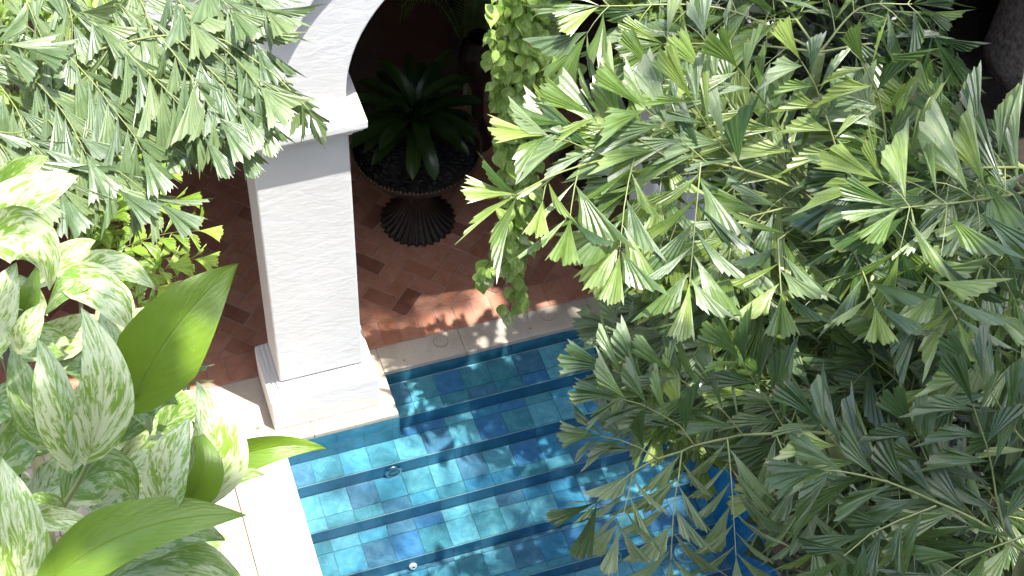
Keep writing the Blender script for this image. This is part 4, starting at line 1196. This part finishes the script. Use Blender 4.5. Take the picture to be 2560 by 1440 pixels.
# ================================================================== foreground pothos with large marbled leaves
def big_leaf(parent, base, ctrl, tip, width, d, mat, fold=0.16, tilt=0.0, roll=0.0, wav=0.05, seed=0, n=18, m=6, dt=None, lobe=1.0, petiole=None):
    """large heart leaf laid along a curve; positions are photo pixels at distance d"""
    r = random.Random(seed)
    dt = d if dt is None else dt
    dm = (d+dt)/2-0.07-tilt*0.1
    B, Cc, T = at(*base, d), at(*ctrl, dm), at(*tip, dt)
    W = width/FPX*d*0.5
    V = []; F = []; UV = []
    cn = (B+Cc+T)/3
    toC = (CAM-cn).normalized()
    ph = r.uniform(0, 6)
    def prof(t):
        return (min(1.0, (t/0.26))**0.55 if t < 0.26 else 1.0)*(1-max(0, (t-0.26)/0.74)**1.75)
    for i in range(n+1):
        t = i/n
        p = B*(1-t)**2+Cc*2*t*(1-t)+T*t*t
        tg = ((Cc-B)*(1-t)+(T-Cc)*t).normalized()
        N = toC*0.85+UPV*0.35
        N = (N-tg*N.dot(tg)).normalized()
        N = Quaternion(tg, roll) @ N
        X = tg.cross(N)
        w = W*prof(t)
        for j in range(-m, m+1):
            s = j/m
            back = -0.16*lobe*abs(s)**1.5*max(0, 1-t*3.6)*(T-B).length
            zz = fold*W*abs(s)**1.3*math.sin(math.pi*min(1, 0.15+t))*1.4
            zz += wav*W*math.sin(ph+t*11+s*1.5)*abs(s)**2
            zz -= 0.035*W*math.sin(abs(s)*math.pi)*math.sin(t*40)*0.5
            q = p+X*(s*w*(1-0.10*fold*abs(s)))+N*zz+tg*back
            V.append(q); UV.append((0.5+0.5*s, t))
    k = 2*m+1
    for i in range(n):
        for j in range(2*m): F.append((i*k+j, i*k+j+1, (i+1)*k+j+1, (i+1)*k+j))
    o0 = B.copy()
    me = mesh_of('leaf', [v-o0 for v in V], F, mat, True, UV)
    o = obj('leaf', me, parent, Matrix.Translation(o0))
    mb = MB(); mb.tube([B*(1-t)**2+Cc*2*t*(1-t)+T*t*t-toC*0.0035 for t in (0, .15, .3, .45, .6, .75, .9)], 0.0034, 0.0008, 5, cap=False)
    if petiole:
        P = [B]+[at(u, v, dd) for u, v, dd in petiole]
        mb.tube(smooth_pts(P, 4), 0.0042*(d/3), 0.0062*(d/3), 7, cap=False)
    mb.build('midrib', M_VSTEM, o, True, origin=o0)
    return o
pb = at(-150, 1650, 3.4)
poth = empty('pothos', (pb.x, pb.y, 5.6), 'large foreground pothos with cream and green marbled leaves at the lower left', 'plant')
MB().tube(smooth_pts([Vector((pb.x, pb.y, 5.6)), at(-60, 1500, 3.45), at(40, 1200, 3.5), at(20, 900, 3.55), at(-80, 600, 3.6)], 5), 0.012, 0.008, 8).build('stem', M_WOODY, poth, True)
V_, G_, P_ = M_VAR, M_VARG, M_GREENLEAF
BL = [
 # base, ctrl, tip, width, d, mat, fold, roll, petiole
 ((342, 985), (425, 800), (598, 658), 215, 2.95, P_, 0.10, 0.25, [(330, 1040, 3.1), (250, 1150, 3.4)]),
 ((-40, 520), (40, 420), (122, 391), 95, 3.5, G_, 0.3, 0.2, None),
 ((-50, 610), (70, 470), (196, 440), 150, 3.3, V_, 0.15, -0.2, [(-60, 700, 3.4), (-80, 800, 3.5)]),
 ((-20, 600), (130, 540), (125, 725), 150, 3.15, V_, 0.35, 0.3, [(-40, 680, 3.3), (-40, 800, 3.5)]),
 ((170, 712), (290, 620), (392, 726), 100, 3.25, V_, 0.25, -0.3, None),
 ((-60, 900), (-10, 760), (42, 655), 130, 3.2, V_, 0.2, 0.2, None),
 ((55, 800), (75, 740), (95, 660), 62, 3.4, P_, 0.15, 0.0, None),
 ((225, 700), (170, 700), (112, 788), 78, 3.2, G_, 0.3, 0.3, None),
 ((160, 690), (290, 730), (328, 832), 120, 3.2, V_, 0.25, -0.2, None),
 ((55, 870), (75, 810), (106, 752), 76, 3.15, V_, 0.4, 0.0, None),
 ((270, 895), (340, 870), (432, 851), 78, 3.0, V_, 0.3, -0.2, [(300, 960, 3.1), (200, 1010, 3.3)]),
 ((230, 1118), (300, 940), (202, 768), 150, 2.9, V_, 0.22, 0.25, [(205, 1190, 2.95), (150, 1280, 3.1)]),
 ((180, 1135), (150, 980), (92, 842), 125, 3.0, V_, 0.45, -0.3, [(190, 1200, 3.2), (120, 1300, 3.4)]),
 ((195, 1130), (170, 1060), (168, 1000), 84, 3.1, V_, 0.4, 0.2, None),
 ((310, 1080), (370, 950), (446, 1012), 110, 3.2, G_, 0.25, 0.2, None),
 ((335, 1032), (380, 1040), (374, 1092), 34, 3.05, V_, 0.5, 0.2, None),
 ((505, 1235), (580, 1090), (491, 956), 165, 2.85, V_, 0.22, 0.3, [(470, 1280, 2.95), (380, 1360, 3.2)]),
 ((408, 1262), (420, 1130), (474, 1045), 125, 2.75, V_, 0.30, -0.15, [(380, 1290, 2.85), (300, 1380, 3.1)]),
 ((447, 1268), (560, 1180), (480, 1052), 100, 2.8, P_, 0.35, 0.5, [(420, 1290, 2.9), (330, 1380, 3.1)]),
 ((520, 1190), (640, 1090), (822, 1122), 92, 3.0, P_, 0.35, 0.4, [(470, 1230, 3.1)]),
 ((540, 1220), (610, 1170), (663, 1189), 44, 3.0, G_, 0.3, 0.2, None),
 ((140, 1440), (350, 1270), (622, 1288), 165, 2.75, P_, 0.22, -0.15, [(60, 1480, 2.9)]),
 ((55, 1300), (150, 1285), (254, 1320), 70, 2.85, V_, 0.25, 0.2, None),
 ((152, 1292), (110, 1235), (52, 1262), 62, 2.95, G_, 0.3, 0.0, None),
 ((60, 1560), (60, 1320), (3, 1140), 160, 2.8, V_, 0.3, 0.2, None),
 ((175, 1230), (300, 1110), (345, 1258), 130, 3.1, G_, 0.2, 0.1, None),
 ((300, 1380), (440, 1280), (564, 1352), 125, 3.0, G_, 0.15, 0.0, None),
 ((280, 1450), (480, 1330), (625, 1480), 130, 3.1, G_, 0.15, 0.0, None),
 ((120, 1100), (60, 1000), (30, 860), 120, 3.35, G_, 0.3, 0.1, None),
 ((330, 960), (240, 900), (160, 930), 130, 3.4, G_, 0.2, 0.1, None),
 ((330, 960), (290, 860), (250, 780), 110, 3.3, V_, 0.2, 0.3, None),
 ((100, 700), (180, 620), (240, 600), 80, 3.6, V_, 0.3, 0.1, None),
 ((-30, 760), (60, 700), (120, 790), 110, 3.45, V_, 0.3, 0.1, None),
 ((-20, 1180), (60, 1080), (120, 1010), 130, 3.4, G_, 0.2, 0.1, None),
]
for i, (b_, c_, t_, w_, d_, m_, fo, ro, pe) in enumerate(BL):
    big_leaf(poth, b_, c_, t_, w_, d_, m_, fo, 0.0, ro, 0.06, i, dt=d_-0.02*(i % 3), petiole=pe)
rp = random.Random(77)
for i in range(46):                       # shaded leaves deeper in the plant
    u, v = rp.uniform(-60, 430), rp.uniform(820, 1470)
    if u > 330 and v < 1050: continue
    a = rp.uniform(-0.9, 0.9)-0.6
    L = rp.uniform(110, 190)
    d = rp.uniform(3.45, 3.9)
    big_leaf(poth, (u, v), (u+L*0.5*math.cos(a)+20, v+L*0.5*math.sin(a)-25), (u+L*math.cos(a), v+L*math.sin(a)), L*0.62, d, rp.choice((G_, G_, V_)), 0.2, 0, rp.uniform(-0.4, 0.4), 0.06, 100+i, n=10, m=4)

# ================================================================== urn and its plant under the arch
ux, uy = 1.55, 1.66
urn = empty('urn', (ux, uy, 0), 'wide dark bronze urn on a fluted foot, standing on the terracotta floor', 'urn')
fl = lambda th, z: 1.0+0.045*math.cos(th*30)
MB().lathe([(0.285, 0.0), (0.292, 0.015), (0.280, 0.03), (0.235, 0.06), (0.185, 0.11), (0.135, 0.18), (0.100, 0.26), (0.085, 0.33), (0.082, 0.36)], 180, (ux, uy, 0), fl).build('foot', M_BRONZE, urn, True)
MB().lathe([(0.082, 0.35), (0.10, 0.37), (0.088, 0.39), (0.095, 0.44), (0.115, 0.50), (0.135, 0.545), (0.16, 0.555), (0.16, 0.575)], 48, (ux, uy, 0)).build('stem', M_BRONZE, urn, True)
MB().lathe([(0.12, 0.57), (0.23, 0.59), (0.355, 0.64), (0.44, 0.71), (0.475, 0.78), (0.495, 0.80), (0.498, 0.815), (0.485, 0.822), (0.465, 0.815), (0.45, 0.78), (0.42, 0.74)], 72, (ux, uy, 0)).build('bowl', M_BRONZE, urn, True)
bd = MB()
for i in range(96):
    th = 2*math.pi*i/96
    c = Vector((ux+0.488*math.cos(th), uy+0.488*math.sin(th), 0.824))
    s_ = 0.0125
    for k, (a, b2) in enumerate([(0, 0)]):
        V = []; F = []
        for i2 in range(5):
            ph = -math.pi/2+math.pi*i2/4
            for j2 in range(7):
                t2 = 2*math.pi*j2/7
                V.append(c+Vector((math.cos(ph)*math.cos(t2), math.cos(ph)*math.sin(t2), math.sin(ph)))*s_)
        for i2 in range(4):
            for j2 in range(7): F.append((i2*7+j2, i2*7+(j2+1) % 7, (i2+1)*7+(j2+1) % 7, (i2+1)*7+j2))
        bd.add(V, F)
tag(bd.build('beaded_rim', M_BEAD, urn, True), kind='stuff')
MB().lathe([(0.45, 0.775), (0.2, 0.79), (0.001, 0.795)], 48, (ux, uy, 0)).build('soil', M_SOIL, urn)
pe = MB(); rr_ = random.Random(3)
for i in range(420):
    a, q = rr_.uniform(0, 2*math.pi), 0.45*math.sqrt(rr_.random())
    c = Vector((ux+q*math.cos(a), uy+q*math.sin(a), 0.787+rr_.uniform(0, 0.01)))
    ax, ay, az = rr_.uniform(0.012, 0.03), rr_.uniform(0.010, 0.02), rr_.uniform(0.006, 0.012); ro = rr_.uniform(0, 3.1)
    V = []
    for ph, rad in ((-0.9, 0.6), (-0.3, 1), (0.4, 0.95), (0.95, 0.5)):
        for j2 in range(7):
            t2 = 2*math.pi*j2/7
            x, y = ax*rad*math.cos(t2), ay*rad*math.sin(t2)
            V.append(c+Vector((x*math.cos(ro)-y*math.sin(ro), x*math.sin(ro)+y*math.cos(ro), az*ph)))
    F = [(i2*7+j2, i2*7+(j2+1) % 7, (i2+1)*7+(j2+1) % 7, (i2+1)*7+j2) for i2 in range(3) for j2 in range(7)]+[tuple(21+j for j in range(7))]
    pe.add(V, F)
tag(pe.build('pebbles', M_PEBBLE, urn, True), kind='stuff')
def strap_mesh(seed, mat, bend, n=10, m=2):
    V = []; F = []; UV = []
    for i in range(n+1):
        t = i/n
        th = bend*t
        y = math.sin(th)/bend; zc = -(1-math.cos(th))/bend
        w = 0.105*(0.55+0.45*min(1, t*3))*math.sqrt(max(0.0, 1-max(0, (t-0.72)/0.28)**2.2))+0.002
        for j in range(-m, m+1):
            s = j/m
            V.append((s*w, y, zc+abs(s)*w*0.45)); UV.append((0.5+0.5*s, t))
    k = 2*m+1
    for i in range(n):
        for j in range(2*m): F.append((i*k+j, i*k+j+1, (i+1)*k+j+1, (i+1)*k+j))
    return mesh_of('strap_leaf', V, F, mat, True, UV)
ST = [strap_mesh(i, M_BROM, 0.5+0.35*i) for i in range(4)]
br = empty('bromeliad', (ux, uy, 0.80), 'large dark green bromeliad with broad strap leaves growing in the urn', 'plant')
MB().lathe([(0.07, 0.79), (0.075, 0.86), (0.06, 1.05), (0.02, 1.2)], 16, (ux, uy, 0)).build('base', M_BROM, br, True)
rb = random.Random(12)
for k, (cnt, el0, el1, L0, L1) in enumerate(((13, 0.15, 0.45, 0.46, 0.58), (12, 0.5, 0.8, 0.5, 0.62), (9, 0.9, 1.25, 0.42, 0.55))):
    for i in range(cnt):
        a = 2*math.pi*(i+0.5*(k % 2))/cnt+rb.uniform(-0.12, 0.12)
        el = rb.uniform(el0, el1)
        d = Vector((math.cos(a)*math.cos(el), math.sin(a)*math.cos(el), math.sin(el)))
        N = Vector((-math.cos(a)*math.sin(el), -math.sin(a)*math.sin(el), math.cos(el)))
        leaf_obj('leaf', rb.choice(ST[:3]), br, Vector((ux, uy, 1.06+0.05*k))+d*0.03, d, N, 0.98*rb.uniform(L0, L1), rb.uniform(0.85, 1.05))
# large clay pot farther right, mostly behind the palm leaflets
cp = on_z(1530, 640, 0.0)
pot = empty('clay_pot', (cp.x, cp.y+0.4, 0), 'large brown clay pot standing on the terrace behind the bright hanging leaflets', 'pot')
cx_, cy_ = cp.x, cp.y+0.4
MB().lathe([(0.26, 0.0), (0.33, 0.15), (0.38, 0.35), (0.39, 0.50), (0.36, 0.62), (0.39, 0.66), (0.39, 0.69), (0.34, 0.68), (0.33, 0.60)], 48, (cx_, cy_, 0)).build('body', M_CLAY, pot, True)
MB().lathe([(0.335, 0.60), (0.001, 0.61)], 32, (cx_, cy_, 0)).build('soil', M_SOIL, pot)
# round dark jar and a potted feather palm in front of the cream panel
cj = on_y(1197, 140, 2.35)
jar = empty('jar', (cj.x, 2.35, 0), 'round dark jar on a slim stand before the cream rear panel', 'jar')
MB().lathe([(0.13, 0.0), (0.11, 0.05), (0.05, 0.3), (0.05, 0.6), (0.11, 0.72), (0.16, 0.85), (0.165, 0.97), (0.13, 1.08), (0.08, 1.12), (0.10, 1.15), (0.08, 1.14)], 36, (cj.x, 2.35, 0)).build('body', M_BRONZE, jar, True)
fp = empty('feather_palm', (cj.x+0.02, 2.6, 0), 'dark feathery potted palm seen against the cream rear panel', 'palm')
mb = MB(); lv = MB(); rq = random.Random(4); mb.tube([Vector((cj.x+0.02, 2.6, 0)), Vector((cj.x, 2.6, 0.72))], 0.02, 0.015, 6)
for i in range(9):
    a = rq.uniform(0, 2*math.pi); l = rq.uniform(0.5, 0.8)
    P = [Vector((cj.x, 2.6, 0.7)), Vector((cj.x+math.cos(a)*l*0.3, 2.6+math.sin(a)*0.04, 1.2)), Vector((cj.x+math.cos(a)*l*0.7, 2.6+math.sin(a)*0.08, 1.5)), Vector((cj.x+math.cos(a)*l, 2.6+math.sin(a)*0.12, 1.4))]
    P = smooth_pts(P, 6); mb.tube(P, 0.006, 0.002, 4, cap=False)
    fn, LL = polyline(P)
    for k in range(26):
        p, tg = fn(0.2+0.8*k/26)
        for sd in (1, -1):
            sv = tg.cross(UPV).normalized()*sd
            e = p+(sv*0.7+tg*0.6-UPV*0.25).normalized()*0.17
            w = tg*0.006
            lv.add([p-w, p+w, p.lerp(e, 0.6)+w*0.9, e, p.lerp(e, 0.6)-w*0.9], [(0, 1, 2, 3, 4)])
mb.build('stalks', M_STEM, fp); tag(lv.build('leaflets', M_FANDARK, fp), kind='stuff')

# ================================================================== overhead crown whose shade falls on the right of the court (above the picture)
def target_up(u, v, d, z): 
    p = at(u, v, d); return p+SUN*((z-p.z)/SUN.z)
sh_root = empty('shade_tree', (9.6, -1.5, -0.05), 'high broad leaved tree overhead that dapples the pool with shade', 'tree')
rs = random.Random(15)
SV, SF = [], []
def shade_leaf(p, s):
    a = rs.uniform(0, 2*math.pi); tl = rs.uniform(-0.6, 0.6)
    x = Vector((math.cos(a), math.sin(a), tl)).normalized(); y = Vector((-math.sin(a), math.cos(a), rs.uniform(-0.5, 0.5))).normalized()
    b = len(SV)
    for q in ((0, -0.5), (0.3, -0.25), (0.36, 0.1), (0.0, 0.62), (-0.36, 0.1), (-0.3, -0.25)):
        SV.append(p+x*(q[0]*s)+y*(q[1]*s))
    SF.append(tuple(range(b, b+6)))
ZS = 11.6
def shade_patch(poly_px, n, s0, s1, dens_z=0.5):
    """poly_px: (u, v, d) corners of the shaded surface; leaves fill the crown straight up the sun's path"""
    P = [target_up(*q, ZS) for q in poly_px]
    for _ in range(n):
        # random point in the quad
        a, b = rs.random(), rs.random()
        p = (P[0].lerp(P[1], a)).lerp(P[3].lerp(P[2], a), b)
        p = p+SUN*rs.uniform(-dens_z, dens_z)
        shade_leaf(p, rs.uniform(s0, s1))
# dense shade over the lower right palms
shade_patch([(1420, 1000, 6.2), (2750, 620, 6.6), (2750, 1600, 5.8), (1380, 1560, 6.0)], 1500, 0.16, 0.34, 0.7)
# (the helper for shade falling on the ground)
def ground_quad(pts): return [(Vector(p)+SUN*(ZS/SUN.z)) for p in pts]
def shade_ground(pts, n, s0, s1):
    P = ground_quad(pts)
    for _ in range(n):
        a, b = rs.random(), rs.random()
        p = (P[0].lerp(P[1], a)).lerp(P[3].lerp(P[2], a), b)+SUN*rs.uniform(-0.5, 0.5)
        shade_leaf(p, rs.uniform(s0, s1))
shade_ground([(1.9, 0.85, 0), (3.6, 0.85, 0), (3.6, 0.0, 0), (1.9, 0.0, 0)], 200, 0.12, 0.26)
shade_ground([(2.95, 0.6, 0), (6.5, 0.6, 0), (6.5, -3.0, 0), (2.95, -3.0, 0)], 900, 0.16, 0.34)
ZS = 19.0
shade_ground([(1.45, 0.0, 0), (3.6, 0.1, 0), (3.6, -2.8, 0), (1.15, -2.8, 0)], 800, 0.09, 0.17)
shade_ground([(0.15, -0.15, 0), (1.9, 0.05, 0), (1.7, -2.2, 0), (0.15, -2.2, 0)], 420, 0.06, 0.13)
shade_ground([(0.72, 0.95, 0), (1.30, 0.95, 0), (1.30, 0.36, 0), (0.9, 0.36, 0)], 120, 0.06, 0.12)
shade_ground([(0.75, 0.97, 0), (1.75, 0.97, 0), (1.75, 0.66, 0), (0.75, 0.66, 0)], 170, 0.06, 0.11)
ZS = 11.6
# shade over the lower foreground leaves
shade_patch([(-250, 1000, 3.3), (420, 960, 3.1), (640, 1620, 3.0), (-250, 1620, 3.2)], 75, 0.10, 0.2, 0.3)
shade_patch([(-250, 560, 3.3), (640, 560, 3.1), (640, 1000, 3.0), (-250, 1000, 3.2)], 40, 0.06, 0.14, 0.3)
o_ = Vector((9.6, -1.5, -0.05))
tag(obj('crown', mesh_of('crown', [v-o_ for v in SV], SF, M_FANDARK), sh_root, Matrix.Translation(o_)), kind='stuff')
tk = MB(); tk.tube([Vector((9.6, -1.5, -0.05)), Vector((9.5, -1.5, 5)), Vector((8.6, -1.5, 9)), Vector((7.0, -1.8, 11.3))], 0.2, 0.1, 8)
for e in ((3.4, -3.4, 11.6), (5.5, -4.5, 11.6), (2.9, -2.0, 11.6), (1.2, -7.0, 11.7)):
    tk.tube([Vector((8.6, -1.5, 9)), Vector((7.0, -1.8, 10.9)), Vector(e)], 0.06, 0.015, 6)
for e in ((4.2, -3.2, 18.8), (5.0, -5.4, 18.8), (5.5, -4.2, 17.6)):
    tk.tube([Vector((8.6, -1.5, 9)), Vector((7.0, -2.6, 14.5)), Vector(e)], 0.07, 0.012, 6)
tk.build('trunk', M_BARK, sh_root, True)

# a little litter dropped by the plants
rl = random.Random(91)
LIT = [heart_mesh(mat_simple('dry leaf', (0.30, 0.17, 0.07), 0.7, var=0.4), 60, 0.3, 0.3, 9, 2), fan_mesh(61, 0.25, 0.1, M_STRAW, nray=3, hand=1)]
spots = [(1.05, 0.33, 'tiny dry leaf scrap on the coping between the pillar and the nearer round lid'),
         (1.9, 0.47, 'tiny dry leaf scrap on the back edge of the coping between the two round lids'),
         (1.33, 0.62, 'small dry leaf scrap in the sunlit row of terracotta tiles behind the nearer lid'),
         (1.75, 0.80, 'small dry scrap on the terracotta under the tip of the hanging vine'),
         (1.15, 0.95, 'small dry leaf scrap on the herringbone tiles just right of the pillar shaft'),
         (-0.20, 0.33, 'tiny dry leaf scrap on the bright coping left of the pillar foot'),
         (-0.10, 0.05, 'tiny dry scrap on the coping in front of the pillar shadow'),
         (0.84, 0.20, 'tiny dry leaf scrap on the narrow coping right of the pillar foot'),
         (2.05, 0.34, 'tiny dry scrap on the shaded coping just left of the farther round lid'),
         (1.62, 1.02, 'small dry scrap on the shaded herringbone tiles between urn and pool')]
for i, (x, y, lb) in enumerate(spots):
    a = rl.uniform(0, 6.28)
    o = leaf_obj('fallen_leaf', LIT[i % 2], None, (x, y, 0.009), (math.cos(a), math.sin(a), 0.0), (rl.uniform(-0.2, 0.2), rl.uniform(-0.2, 0.2), 1), rl.uniform(0.016, 0.034))
    tag(o, lb, 'fallen leaf', 'dry leaf fragments dropped round the pool')
